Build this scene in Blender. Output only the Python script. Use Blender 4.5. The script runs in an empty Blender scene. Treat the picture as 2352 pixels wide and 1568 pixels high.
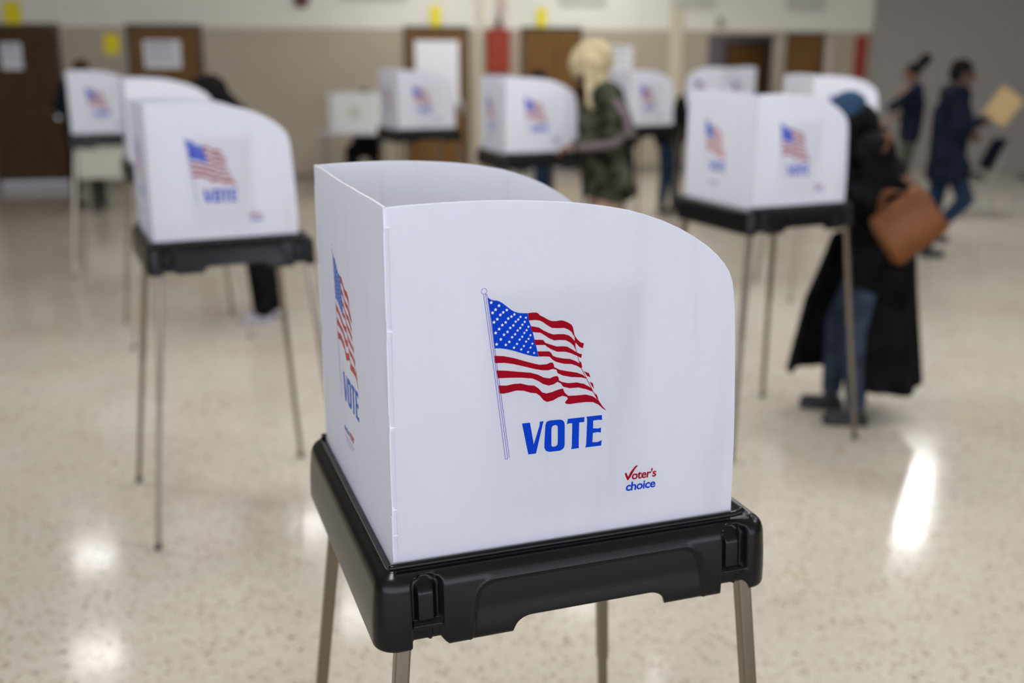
import bpy, bmesh, math, random
from mathutils import Vector, Matrix, Euler
from mathutils.geometry import tessellate_polygon
random.seed(7)
PI = math.pi
C = bpy.context.scene.collection
SC = bpy.context.scene

# ------------------------------------------------------------------ camera
cam_d = bpy.data.cameras.new('camera'); cam = bpy.data.objects.new('camera', cam_d); C.objects.link(cam)
cam.location = (0, 0, 1.8617)
cam_d.sensor_width = 36; cam_d.lens = 2437.43 * 36 / 2352
cam.rotation_euler = (Matrix.Rotation(PI/2 - 0.269805, 4, 'X') @ Matrix.Rotation(0.0024559, 4, 'Z')).to_euler()
cam_d.clip_start = 0.05; cam_d.clip_end = 100
cam_d.dof.use_dof = True; cam_d.dof.focus_distance = 1.50; cam_d.dof.aperture_fstop = 1.95
SC.camera = cam
SC.view_settings.view_transform = 'Standard'; SC.view_settings.look = 'None'
SC.view_settings.gamma = 1; SC.view_settings.exposure = 1.80
SC.view_settings.use_curve_mapping = False
# ------------------------------------------------------------------ daylight from behind the camera
w = bpy.data.worlds.new('world'); SC.world = w; w.use_nodes = True
w.node_tree.nodes['Background'].inputs[0].default_value = (0.84, 0.88, 1.03, 1)
w.node_tree.nodes['Background'].inputs[1].default_value = 1.3
LAMP_STRENGTH = 5.0
ADDED_LAMP = 11.0  # overhead fill lamps added out of view
FAR_FILL_LAMP = 14.5  # lamps with hidden reflections, mostly added to light the back wall
LAMP_COLOR = (0.97, 0.97, 0.98, 1)

# ------------------------------------------------------------------ materials
def mat(name, col, rough=0.5, metal=0.0, spec=0.5, coat=0.0, coat_r=0.1, emit=None, estr=0):
    m = bpy.data.materials.new(name); m.use_nodes = True
    b = m.node_tree.nodes['Principled BSDF']
    b.inputs['Base Color'].default_value = (*col, 1); b.inputs['Roughness'].default_value = rough
    b.inputs['Metallic'].default_value = metal; b.inputs['Specular IOR Level'].default_value = spec
    b.inputs['Coat Weight'].default_value = coat; b.inputs['Coat Roughness'].default_value = coat_r
    if emit:
        b.inputs['Emission Color'].default_value = (*emit, 1); b.inputs['Emission Strength'].default_value = estr
    return m
def N(m, t, **kw):
    n = m.node_tree.nodes.new(t)
    for k, v in kw.items(): setattr(n, k, v)
    return n
def LK(m, a, b): m.node_tree.links.new(a, b)
def ramp(m, fac, stops, interp='LINEAR'):
    r = N(m, 'ShaderNodeValToRGB'); r.color_ramp.interpolation = interp
    e = r.color_ramp.elements
    while len(e) < len(stops): e.new(0.5)
    for i, (p, c) in enumerate(stops):
        e[i].position = p; e[i].color = (*c, 1)
    LK(m, fac, r.inputs[0]); return r
def bump(m, h, strength, dist):
    b = N(m, 'ShaderNodeBump'); b.inputs['Strength'].default_value = strength; b.inputs['Distance'].default_value = dist
    LK(m, h, b.inputs['Height']); LK(m, b.outputs[0], m.node_tree.nodes['Principled BSDF'].inputs['Normal']); return b

def cloth(name, col, rough=0.9, var=0.25, scale=9, col2=None):
    m = mat(name, col, rough, spec=0.07)
    tc = N(m, 'ShaderNodeTexCoord'); n = N(m, 'ShaderNodeTexNoise'); n.inputs['Scale'].default_value = scale; n.inputs['Detail'].default_value = 5
    LK(m, tc.outputs['Object'], n.inputs['Vector'])
    c2 = col2 or tuple(min(1, c*(1+var)+0.002) for c in col); c1 = tuple(c*(1-var) for c in col)
    r = ramp(m, n.outputs[0], [(0.4, c1), (0.6, c2)])
    LK(m, r.outputs[0], m.node_tree.nodes['Principled BSDF'].inputs['Base Color'])
    bump(m, n.outputs[0], 0.3, 0.01)
    return m

# translucent fluted white plastic
def plastic_sheet():
    m = mat('fluted_white_plastic', (0.80, 0.81, 0.88), 0.42, spec=0.4)
    nt = m.node_tree; p = nt.nodes['Principled BSDF']; out = nt.nodes['Material Output']
    tc = N(m, 'ShaderNodeTexCoord')
    sep = N(m, 'ShaderNodeSeparateXYZ'); LK(m, tc.outputs['Object'], sep.inputs[0])
    add = N(m, 'ShaderNodeMath', operation='ADD'); LK(m, sep.outputs[0], add.inputs[0]); LK(m, sep.outputs[1], add.inputs[1])
    cmb = N(m, 'ShaderNodeCombineXYZ'); LK(m, add.outputs[0], cmb.inputs[0])
    wv = N(m, 'ShaderNodeTexWave'); wv.inputs['Scale'].default_value = 78; wv.inputs['Distortion'].default_value = 0
    LK(m, cmb.outputs[0], wv.inputs['Vector'])
    bump(m, wv.outputs['Fac'], 0.10, 0.0006)
    sc = N(m, 'ShaderNodeMapping'); sc.inputs['Scale'].default_value = (60, 60, 6); LK(m, tc.outputs['Object'], sc.inputs[0])
    n = N(m, 'ShaderNodeTexNoise'); n.inputs['Scale'].default_value = 0.35; n.inputs['Detail'].default_value = 6; LK(m, sc.outputs[0], n.inputs[0])
    r = ramp(m, n.outputs[0], [(0.25, (0.74, 0.75, 0.80)), (0.42, (0.82, 0.83, 0.90)), (1, (0.84, 0.85, 0.92))])
    LK(m, r.outputs[0], p.inputs['Base Color'])
    t = N(m, 'ShaderNodeBsdfTranslucent'); t.inputs[0].default_value = (0.86, 0.88, 0.95, 1)
    mx = N(m, 'ShaderNodeMixShader'); mx.inputs[0].default_value = 0.32
    LK(m, p.outputs[0], mx.inputs[1]); LK(m, t.outputs[0], mx.inputs[2]); LK(m, mx.outputs[0], out.inputs[0])
    return m
M = {}
M['sheet'] = plastic_sheet()
M['crease'] = mat('white_plastic_crease', (0.84, 0.85, 0.90), 0.3)
M['print_red'] = mat('red_ink', (0.30, 0.0, 0.010), 0.6, spec=0.08)
M['print_blue'] = mat('blue_ink', (0.0, 0.045, 0.50), 0.6, spec=0.08)
M['print_line'] = mat('thin_blue_ink', (0.10, 0.11, 0.50), 0.6, spec=0.1)
M['print_red_w'] = mat('worn_red_ink', (0.45, 0.055, 0.045), 0.5)
M['print_blue_w'] = mat('worn_blue_ink', (0.035, 0.11, 0.50), 0.5)
M['print_white'] = mat('white_star_ink', (0.80, 0.81, 0.88), 0.45)
M['paper'] = mat('white_paper', (0.80, 0.81, 0.85), 0.8)
M['paper_print'] = mat('grey_paper_print', (0.25, 0.27, 0.33), 0.8)
m = M['black'] = mat('black_moulded_plastic', (0.0040, 0.0042, 0.0044), 0.25, spec=0.30)
tc = N(m, 'ShaderNodeTexCoord'); n = N(m, 'ShaderNodeTexNoise'); n.inputs['Scale'].default_value = 900; LK(m, tc.outputs['Object'], n.inputs[0]); bump(m, n.outputs[0], 0.12, 0.0004)
m = M['leg'] = mat('brushed_nickel_tube', (0.24, 0.21, 0.165), 0.22, metal=0.9)
M['rubber'] = mat('dark_rubber', (0.03, 0.03, 0.03), 0.7)
M['beige_top'] = mat('beige_laminate', (0.62, 0.60, 0.50), 0.5)
M['grey_edge'] = mat('grey_table_edge', (0.42, 0.41, 0.41), 0.5)
M['grey_metal'] = mat('grey_metal', (0.25, 0.25, 0.25), 0.4, metal=0.7)
M['cream_plastic'] = mat('cream_translucent_plastic', (0.66, 0.67, 0.66), 0.5)
M['yellow'] = mat('yellow_paper', (0.80, 0.68, 0.0), 0.7)
M['frame'] = mat('dark_brown_door_frame', (0.075, 0.052, 0.032), 0.5)
M['red_paint'] = mat('red_paint', (0.30, 0.045, 0.028), 0.6, spec=0.2)
M['dark_red'] = mat('dark_red_metal', (0.10, 0.025, 0.025), 0.5)
M['pink_paint'] = mat('pale_pink_paint', (0.56, 0.44, 0.38), 0.7)
M['cream_paint'] = mat('cream_paint', (0.60, 0.54, 0.40), 0.7)
M['sage'] = mat('pale_sage_board', (0.50, 0.51, 0.44), 0.7)
M['olive'] = mat('olive_plastic', (0.38, 0.35, 0.20), 0.6)
M['grey_wall'] = mat('grey_partition_vinyl', (0.27, 0.255, 0.235), 0.7)
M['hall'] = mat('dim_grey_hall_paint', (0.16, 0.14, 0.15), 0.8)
M['base'] = mat('dark_vinyl_base', (0.22, 0.19, 0.14), 0.5)
M['navy_plastic'] = mat('navy_moulded_plastic', (0.010, 0.018, 0.055), 0.4)
M['chrome'] = mat('dull_chrome', (0.35, 0.35, 0.33), 0.3, metal=1)
M['kick'] = mat('brushed_kick_plate', (0.30, 0.29, 0.30), 0.35, metal=0.6)
M['ceiling'] = mat('ceiling_tile_white', (0.62, 0.61, 0.57), 0.9)
M['lamp_frame'] = mat('white_lamp_frame', (0.7, 0.7, 0.7), 0.5)
M['lamp'] = mat('lamp_diffuser', (0.8, 0.8, 0.8), 0.5, emit=LAMP_COLOR[:3], estr=LAMP_STRENGTH)
M['lamp_bright'] = mat('bright_lamp_diffuser', (0.8, 0.8, 0.8), 0.5, emit=LAMP_COLOR[:3], estr=ADDED_LAMP)  # diffuser of the overhead fill lamps added out of view
M['lamp_far'] = mat('far_lamp_diffuser', (0.8, 0.8, 0.8), 0.5, emit=LAMP_COLOR[:3], estr=FAR_FILL_LAMP)  # diffuser of the far fill lamps, mostly added to light the back wall
M['manila'] = mat('manila_paper', (0.40, 0.29, 0.14), 0.8, spec=0.2)
M['skin_dark'] = mat('dark_brown_skin', (0.085, 0.038, 0.022), 0.5)
M['skin_mid'] = mat('brown_skin', (0.20, 0.095, 0.055), 0.5)
M['eye'] = mat('eye_dark', (0.03, 0.02, 0.02), 0.2)
M['hair_black'] = cloth('black_hair', (0.006, 0.005, 0.005), 0.7, 0.4, 40)
M['hair_brown'] = cloth('brown_hair', (0.05, 0.022, 0.008), 0.7, 0.4, 40)
m = M['hair_blonde'] = cloth('blonde_hair', (0.46, 0.37, 0.21), 0.6, 0.18, 26, (0.58, 0.49, 0.31))
M['black_cloth'] = cloth('black_wool', (0.0045, 0.0045, 0.005), 0.9, 0.3)
M['navy_cloth'] = cloth('navy_cloth', (0.007, 0.010, 0.020), 0.85)
M['jeans'] = cloth('blue_denim', (0.012, 0.025, 0.050), 0.85)
M['jeans_grey'] = cloth('grey_blue_denim', (0.035, 0.048, 0.075), 0.85)
M['hat'] = cloth('teal_blue_knit', (0.026, 0.058, 0.105), 0.9, 0.2, 60)
M['camo'] = cloth('camouflage_cloth', (0.022, 0.024, 0.016), 0.9, 0.5, 11, (0.070, 0.076, 0.052))
M['stripe'] = cloth('mauve_grey_sleeve_band', (0.17, 0.135, 0.15), 0.8, 0.1)
M['peach'] = cloth('dusty_pink_trousers', (0.42, 0.27, 0.21), 0.9, 0.1)
M['green_pattern'] = cloth('green_patterned_cloth', (0.025, 0.036, 0.025), 0.9, 0.5, 30, (0.11, 0.135, 0.10))
M['grey_knit'] = cloth('light_grey_knit', (0.17, 0.16, 0.18), 0.9, 0.2)
M['slate'] = cloth('slate_grey_cloth', (0.10, 0.12, 0.15), 0.9, 0.2)
M['shoe'] = mat('black_shoe', (0.008, 0.008, 0.010), 0.5)
M['shoe_pale'] = mat('pale_lilac_shoe', (0.42, 0.38, 0.44), 0.6)
m = M['leather'] = mat('tan_leather', (0.27, 0.085, 0.022), 0.45, spec=0.3)
tc = N(m, 'ShaderNodeTexCoord'); n = N(m, 'ShaderNodeTexNoise'); n.inputs['Scale'].default_value = 6; LK(m, tc.outputs['Object'], n.inputs[0])
r = ramp(m, n.outputs[0], [(0.35, (0.125, 0.037, 0.006)), (0.65, (0.19, 0.063, 0.015))]); LK(m, r.outputs[0], m.node_tree.nodes['Principled BSDF'].inputs[0])

M['strap'] = mat('dark_tan_strap', (0.085, 0.028, 0.008), 0.6, spec=0.15)
# door wood
m = M['wood'] = mat('brown_door_veneer', (0.2, 0.1, 0.03), 0.5, spec=0.15)
tc = N(m, 'ShaderNodeTexCoord'); mp = N(m, 'ShaderNodeMapping'); mp.inputs['Scale'].default_value = (14, 14, 1.2); LK(m, tc.outputs['Object'], mp.inputs[0])
n = N(m, 'ShaderNodeTexNoise'); n.inputs['Scale'].default_value = 2; n.inputs['Detail'].default_value = 8; LK(m, mp.outputs[0], n.inputs[0])
r = ramp(m, n.outputs[0], [(0.3, (0.115, 0.058, 0.017)), (0.7, (0.20, 0.105, 0.031))]); LK(m, r.outputs[0], m.node_tree.nodes['Principled BSDF'].inputs[0])

m = M['wood_shaded'] = M['wood'].copy(); m.name = 'shaded_brown_door_veneer'  # dim light at the left end put into this door's veneer colour
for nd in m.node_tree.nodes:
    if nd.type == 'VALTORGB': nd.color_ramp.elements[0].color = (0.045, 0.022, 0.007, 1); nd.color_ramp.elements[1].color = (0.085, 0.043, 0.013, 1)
# painted block wall: cream above 2.13 m, beige below
m = M['wall'] = mat('two_tone_block_wall', (0.5, 0.5, 0.5), 0.6)
g = N(m, 'ShaderNodeNewGeometry'); sp = N(m, 'ShaderNodeSeparateXYZ'); LK(m, g.outputs['Position'], sp.inputs[0])
cmpn = N(m, 'ShaderNodeMath', operation='GREATER_THAN'); cmpn.inputs[1].default_value = 2.125; LK(m, sp.outputs[2], cmpn.inputs[0])
mx = N(m, 'ShaderNodeMix', data_type='RGBA'); LK(m, cmpn.outputs[0], mx.inputs[0])
mx.inputs[6].default_value = (0.43, 0.365, 0.275, 1); mx.inputs[7].default_value = (0.76, 0.745, 0.645, 1)
tc = N(m, 'ShaderNodeTexCoord'); n = N(m, 'ShaderNodeTexNoise'); n.inputs['Scale'].default_value = 2.0; n.inputs['Detail'].default_value = 6; LK(m, tc.outputs['Object'], n.inputs[0])
r = ramp(m, n.outputs[0], [(0.2, (0.9, 0.9, 0.9)), (0.8, (1, 1, 1))])
mu = N(m, 'ShaderNodeMix', data_type='RGBA', blend_type='MULTIPLY'); mu.inputs[0].default_value = 1; LK(m, mx.outputs[2], mu.inputs[6]); LK(m, r.outputs[0], mu.inputs[7])
LK(m, mu.outputs[2], m.node_tree.nodes['Principled BSDF'].inputs[0])
swz = N(m, 'ShaderNodeSeparateXYZ'); LK(m, tc.outputs['Object'], swz.inputs[0]); cw = N(m, 'ShaderNodeCombineXYZ'); LK(m, swz.outputs[0], cw.inputs[0]); LK(m, swz.outputs[2], cw.inputs[1])
bk = N(m, 'ShaderNodeTexBrick'); bk.inputs['Scale'].default_value = 1; bk.inputs['Brick Width'].default_value = 0.4; bk.inputs['Row Height'].default_value = 0.2
bk.inputs['Mortar Size'].default_value = 0.006; LK(m, cw.outputs[0], bk.inputs['Vector']); bump(m, bk.outputs['Fac'], -0.4, 0.01)

# polished terrazzo
m = M['floor'] = mat('polished_terrazzo', (0.5, 0.46, 0.38), 0.17, spec=0.30)
tc = N(m, 'ShaderNodeTexCoord'); P = m.node_tree.nodes['Principled BSDF']
cl = N(m, 'ShaderNodeTexNoise'); cl.inputs['Scale'].default_value = 1.1; cl.inputs['Detail'].default_value = 3; LK(m, tc.outputs['Object'], cl.inputs[0])
base = ramp(m, cl.outputs[0], [(0.30, (0.49, 0.435, 0.36)), (0.5, (0.545, 0.50, 0.41)), (0.72, (0.58, 0.545, 0.465))])
last = base.outputs[0]
for sc_, lo, col, seed in ((75, 0.14, (0.40, 0.345, 0.26), 0), (42, 0.19, (0.37, 0.305, 0.225), 3.7), (120, 0.17, (0.70, 0.66, 0.57), 9.1), (24, 0.075, (0.13, 0.10, 0.075), 5.3)):
    mp = N(m, 'ShaderNodeMapping'); mp.inputs['Location'].default_value = (seed, seed*1.7, 0); LK(m, tc.outputs['Object'], mp.inputs[0])
    v = N(m, 'ShaderNodeTexVoronoi'); v.inputs['Scale'].default_value = sc_; LK(m, mp.outputs[0], v.inputs['Vector'])
    # only some cells carry a chip
    sr = N(m, 'ShaderNodeSeparateColor'); LK(m, v.outputs['Color'], sr.inputs[0])
    th = N(m, 'ShaderNodeMath', operation='MULTIPLY'); th.inputs[1].default_value = lo*2.6; LK(m, sr.outputs[0], th.inputs[0])
    lt = N(m, 'ShaderNodeMath', operation='LESS_THAN'); LK(m, v.outputs['Distance'], lt.inputs[0]); LK(m, th.outputs[0], lt.inputs[1])
    mx = N(m, 'ShaderNodeMix', data_type='RGBA'); LK(m, lt.outputs[0], mx.inputs[0]); LK(m, last, mx.inputs[6]); mx.inputs[7].default_value = (*col, 1)
    last = mx.outputs[2]
LK(m, last, P.inputs[0])
bl = N(m, 'ShaderNodeTexNoise'); bl.inputs['Scale'].default_value = 3; LK(m, tc.outputs['Object'], bl.inputs[0])
mr = N(m, 'ShaderNodeMapRange'); mr.inputs[3].default_value = 0.09; mr.inputs[4].default_value = 0.15; LK(m, bl.outputs[0], mr.inputs[0]); LK(m, mr.outputs[0], P.inputs['Roughness'])

# ------------------------------------------------------------------ helpers
def link(name, me, m, parent=None, loc=(0,0,0), rotz=0.0, smooth=False):
    if m is not None and not me.materials:
        for k in (m if isinstance(m, (list, tuple)) else [m]): me.materials.append(k)
    if smooth:
        for p in me.polygons: p.use_smooth = True
    o = bpy.data.objects.new(name, me); C.objects.link(o)
    o.location = loc; o.rotation_euler = (0, 0, rotz)
    if parent: o.parent = parent
    return o
def obj(name, bm, m, parent=None, smooth=False, **kw):
    bmesh.ops.recalc_face_normals(bm, faces=bm.faces)
    me = bpy.data.meshes.new(name); bm.to_mesh(me); bm.free()
    return link(name, me, m, parent, smooth=smooth, **kw)
def thing(name, label, cat, loc=(0,0,0), rotz=0, group=None):
    o = bpy.data.objects.new(name, None); C.objects.link(o); o.empty_display_size = 0.1
    o.location = loc; o.rotation_euler = (0, 0, rotz); return tag(o, label, cat, group)
def tag(o, label, cat, group=None):
    o['label'] = label; o['category'] = cat
    if group: o['group'] = group
    return o
def struct(o): o['kind'] = 'structure'; return o
def box(bm, x0, x1, y0, y1, z0, z1, bev=0.0, mx=None):
    g = bmesh.ops.create_cube(bm, size=1)['verts']
    bmesh.ops.scale(bm, vec=(x1-x0, y1-y0, z1-z0), verts=g)
    bmesh.ops.translate(bm, vec=((x0+x1)/2, (y0+y1)/2, (z0+z1)/2), verts=g)
    if bev > 0:
        es = list({e for v in g for e in v.link_edges})
        r = bmesh.ops.bevel(bm, geom=es, offset=bev, segments=2, profile=0.5, affect='EDGES')
        g = list({v for f in r['faces'] for v in f.verts} | {v for v in g if v.is_valid})
    if mx: bmesh.ops.transform(bm, matrix=mx, verts=g)
    return g
def frame_to(d):
    d = Vector(d).normalized(); up = Vector((0, 0, 1)) if abs(d.z) < 0.95 else Vector((1, 0, 0))
    x = up.cross(d).normalized(); return x, d.cross(x)
def sweep(bm, pts, prof, close_ends=True, fixed=None):
    """prof: list of (x,y) or function(i)->list; swept along pts"""
    rings = []; pts = [Vector(p) for p in pts]
    for i, p in enumerate(pts):
        d = (pts[min(i+1, len(pts)-1)] - pts[max(i-1, 0)])
        X, Y = fixed if fixed else frame_to(d)
        pr = prof(i) if callable(prof) else prof
        rings.append([bm.verts.new(p + X*a + Y*b) for a, b in pr])
    for r0, r1 in zip(rings, rings[1:]):
        for k in range(len(r0)):
            bm.faces.new((r0[k], r0[(k+1) % len(r0)], r1[(k+1) % len(r0)], r1[k]))
    if close_ends: bm.faces.new(rings[0][::-1]); bm.faces.new(rings[-1])
def circ(r, n=10, e=1.0): return [(r*math.cos(2*PI*k/n), r*e*math.sin(2*PI*k/n)) for k in range(n)]
def tube(bm, pts, r, n=10): sweep(bm, pts, circ(r, n))
def poly(bm, pts): 
    try: return bm.faces.new([bm.verts.new(p) for p in pts])
    except Exception: return None
# ------------------------------------------------------------------ room
WE = Vector((0.9706, 0.2407, 0)); WN = Vector((-0.2407, 0.9706, 0)); W0 = Vector((-6.4, 14.6, 0)); WANG = math.atan2(0.2407, 0.9706)
def wall_thing(name, label, cat, s, z, group=None):
    return thing(name, label, cat, W0 + WE*s + Vector((0, 0, z)), WANG, group)
CEIL = 3.7
bm = bmesh.new(); box(bm, -12, 14, -7, 22, -0.1, 0); struct(obj('floor', bm, M['floor']))
bm = bmesh.new(); box(bm, -12, 14, -7, 22, CEIL, CEIL+0.1); struct(obj('ceiling', bm, M['ceiling']))
bm = bmesh.new()
for a, b, z0, z1 in ((-5.5, 9.69, 0, CEIL), (9.69, 10.88, 2.07, CEIL), (10.88, 14.6, 0, CEIL)):
    box(bm, a, b, 0, 0.2, z0, z1)
struct(obj('wall_back', bm, M['wall'], loc=W0, rotz=WANG))
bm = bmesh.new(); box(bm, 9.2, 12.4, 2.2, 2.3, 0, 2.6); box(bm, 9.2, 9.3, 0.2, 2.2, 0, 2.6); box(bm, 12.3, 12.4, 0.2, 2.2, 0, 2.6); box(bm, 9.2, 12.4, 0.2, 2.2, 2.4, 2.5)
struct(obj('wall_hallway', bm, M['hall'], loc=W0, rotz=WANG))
bm = bmesh.new(); box(bm, -12, -11.9, -7, 22, 0, CEIL); struct(obj('wall_left', bm, M['grey_wall']))
bm = bmesh.new()
p0 = Vector((5.72, 17.56, 0)); p1 = Vector((12.95, 15.67, 0)); d = (p1-p0)
box(bm, 0, d.length, 0, 0.12, 0, CEIL, mx=Matrix.Translation(p0) @ Matrix.Rotation(math.atan2(d.y, d.x), 4, 'Z'))
struct(obj('wall_right', bm, M['grey_wall']))
bm = bmesh.new(); box(bm, 12.9, 13.0, -7, 16.0, 0, CEIL); struct(obj('wall_side', bm, M['grey_wall']))
# window wall behind the camera
bm = bmesh.new(); box(bm, -12, 13, -7.0, -6.85, 0, 0.5); box(bm, -12, 13, -7.0, -6.85, 3.4, CEIL)
for k in range(11): box(bm, -12+2.48*k, -11.8+2.48*k, -7.0, -6.85, 0.5, 3.4)
struct(obj('wall_front', bm, M['cream_paint']))
for k in range(10):
    bm = bmesh.new(); x0 = -11.8+2.48*k; x1 = x0+2.28
    for a, b, c, d_ in ((x0, x0+0.05, 0.5, 3.4), (x1-0.05, x1, 0.5, 3.4), (x0+0.05, x1-0.05, 0.5, 0.56), (x0+0.05, x1-0.05, 3.34, 3.4), (x0+0.05, x1-0.05, 1.9, 1.95)): box(bm, a, b, -6.96, -6.90, c, d_)
    struct(obj('window_%d' % (k+1), bm, M['lamp_frame']))
bm = bmesh.new()
for a, b in ((-5.5, -0.64), (0.40, 1.20), (2.22, 4.97), (5.95, 6.70), (7.66, 9.69), (11.75, 12.6)): box(bm, a, b, -0.012, 0, 0, 0.11)
struct(obj('baseboard_back', bm, M['base'], loc=W0, rotz=WANG))
# painted pilaster strips on the back wall
for i, (s0, s1, z0, z1) in enumerate(((6.05, 6.13, 0, CEIL), (9.05, 9.26, 0, CEIL))):
    bm = bmesh.new(); box(bm, s0, s1, -0.03, 0.0, z0, z1, 0.004); struct(obj('trim_%d' % (i+1), bm, M['cream_paint'], loc=W0, rotz=WANG))
# doors
def door(i, s0, s1, z0, z1, off=0.0, wood='wood', glass=False, knob_side=1, depth=0):
    bm = bmesh.new()
    t = 0.05
    for a, b, c, d_ in ((s0, s0+t, 0, z1), (s1-t, s1, 0, z1), (s0, s1, z1-t, z1)):
        box(bm, a, b, -0.03+depth, 0.03+depth, c, d_, 0.004)
    f = struct(obj('door_%d' % i, bm, M['frame'], loc=W0, rotz=WANG))
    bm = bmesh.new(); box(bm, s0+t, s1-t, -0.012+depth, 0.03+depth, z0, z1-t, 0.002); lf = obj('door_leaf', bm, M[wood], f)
    bm = bmesh.new(); k = s1-t-0.07 if knob_side > 0 else s0+t+0.07
    box(bm, k-0.025, k+0.025, -0.02+depth, -0.012+depth, 0.92, 1.12, 0.003); tube(bm, [(k, -0.02+depth, 1.02), (k, -0.06+depth, 1.02)], 0.012); tube(bm, [(k, -0.06+depth, 1.02), (k-0.1*knob_side, -0.06+depth, 1.02)], 0.011)
    obj('door_handle', bm, M['chrome'], f)
    bm = bmesh.new(); box(bm, s0+t+0.01, s1-t-0.01, -0.018+depth, -0.010+depth, z0+0.01, 0.10, 0.001); obj('kick_plate', bm, M['kick'], f)
    return f
door(1, -0.62, 0.38, 0.01, 2.16, wood='wood_shaded'); door(2, 1.22, 2.21, 0.01, 2.16); door(3, 4.98, 5.93, 0.01, 2.16); door(4, 6.71, 7.65, 0.01, 2.16)
door(5, 11.0, 11.66, 0.01, 2.10); door(6, 10.98, 11.78, 0.01, 1.96, depth=2.16)
bm = bmesh.new(); box(bm, 11.67, 11.80, -0.05, 0, 0, 2.02, 0.004); struct(obj('trim_3', bm, M['pink_paint'], loc=W0, rotz=WANG))
lt = thing('added_hallway_lamp', 'added unseen lamp brightening the hallway, hidden above the head of its opening', 'lamp', W0 + WE*10.3 + WN*1.2 + Vector((0, 0, 2.30)), WANG)  # unseen light added so the hallway interior is not black
bm = bmesh.new(); box(bm, -0.3, 0.3, -0.15, 0.15, 0, 0.05); obj('diffuser', bm, M['lamp'], lt)
# things on the wall: local x along wall, -y towards the room
def sheet(name, label, cat, s0, s1, z0, z1, m, out=0.02, lines=0, rot=0, group=None, header=False):
    t = wall_thing(name, label, cat, (s0+s1)/2, (z0+z1)/2, group); w_, h = (s1-s0)/2, (z1-z0)/2
    R = Matrix.Rotation(rot, 4, 'Y')
    bm = bmesh.new(); box(bm, -w_, w_, -out-0.003, -out, -h, h, mx=R); obj('paper', bm, m, t)
    if lines:
        bm = bmesh.new()
        for k in range(lines):
            z = h*0.78 - k*h*1.55/lines; hh = h*0.07 if (k or not header) else h*0.13
            box(bm, -w_*0.82, w_*(0.82 if k % 3 else 0.55), -out-0.0042, -out-0.003, z-hh, z+hh*0.2, mx=R)
        obj('printed_lines', bm, M['paper_print'], t)
    return t
sheet('door_notice', 'white printed notice taped to the leftmost brown door, cut by the frame edge', 'notice', -0.37, -0.11, 1.57, 1.91, M['paper'], lines=6, header=True)
sheet('door_notice', 'white landscape notice taped to the brown door behind the left booths', 'notice', 1.43, 1.91, 1.58, 1.95, M['paper'], lines=6, header=True)
sheet('door_poster', 'large blank white poster on the brown door left of the red panel', 'poster', 5.14, 5.78, 1.06, 1.96, M['paper'])
sheet('wall_notice', 'white notice on the beige wall to the right of the blonde voter', 'notice', 8.05, 8.46, 1.50, 1.89, M['paper'], lines=5, header=True, out=0.003)
sheet('yellow_note', 'yellow paper above the leftmost brown door', 'note', -0.28, -0.06, 2.15, 2.43, M['yellow'], out=0.035, group=None)
sheet('yellow_note', 'tilted yellow paper on the beige wall left of the second brown door', 'note', 0.93, 1.12, 1.77, 2.03, M['yellow'], out=0.003, rot=0.12)
sheet('yellow_note', 'narrow yellow paper above the brown door with the white poster', 'note', 5.37, 5.52, 2.165, 2.44, M['yellow'], out=0.035)
sheet('yellow_note', 'narrow yellow paper above the brown door right of the red panel', 'note', 6.95, 7.09, 2.165, 2.43, M['yellow'], out=0.035)
t = wall_thing('fire_hose_cabinet', 'red painted cabinet on the wall between two brown doors', 'cabinet', 6.355, 1.83)
bm = bmesh.new(); box(bm, -0.17, 0.17, -0.12, 0, -0.33, 0.30, 0.008); obj('body', bm, M['red_paint'], t)
bm = bmesh.new(); box(bm, -0.14, 0.14, -0.128, -0.12, -0.29, 0.26, 0.003); obj('cabinet_door', bm, M['red_paint'], t)
t = wall_thing('alarm_horn', 'small dark red horn above the red cabinet', 'alarm', 6.37, 2.14)
bm = bmesh.new(); box(bm, -0.035, 0.035, -0.15, 0, 0, 0.10, 0.01); sweep(bm, [(0, -0.08, 0.10), (0, -0.08, 0.2)], lambda i: circ(0.03 if i == 0 else 0.008, 10)); obj('horn_body', bm, M['dark_red'], t)
tt = wall_thing('wall_conduit', 'pale pink vertical conduit rising above the red cabinet', 'conduit', 6.41, 2.345)
bm = bmesh.new(); box(bm, -0.07, 0.07, -0.05, 0, 0, 1.3, 0.008); obj('conduit', bm, M['pink_paint'], tt)
t = wall_thing('wall_bell', 'dark round bell at the top edge of the cream wall', 'bell', 3.57, 2.50)
bm = bmesh.new(); sweep(bm, [(0, 0, 0), (0, -0.03, 0), (0, -0.07, 0), (0, -0.085, 0)], lambda i: circ((0.10, 0.11, 0.08, 0.03)[i], 20)); obj('gong', bm, M['dark_red'], t, smooth=False)
t = wall_thing('wall_sensor', 'small olive box on the cream wall above the hallway opening', 'sensor', 9.86, 2.16)
bm = bmesh.new(); box(bm, -0.055, 0.055, -0.05, 0, 0, 0.16, 0.01); obj('housing', bm, M['olive'], t)
t = wall_thing('red_post', 'narrow red upright at the right end of the beige wall', 'post', 12.30, 0)
bm = bmesh.new(); box(bm, -0.09, 0.09, -0.06, -0.004, 0, 2.06, 0.006); obj('upright', bm, M['red_paint'], t)
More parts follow.
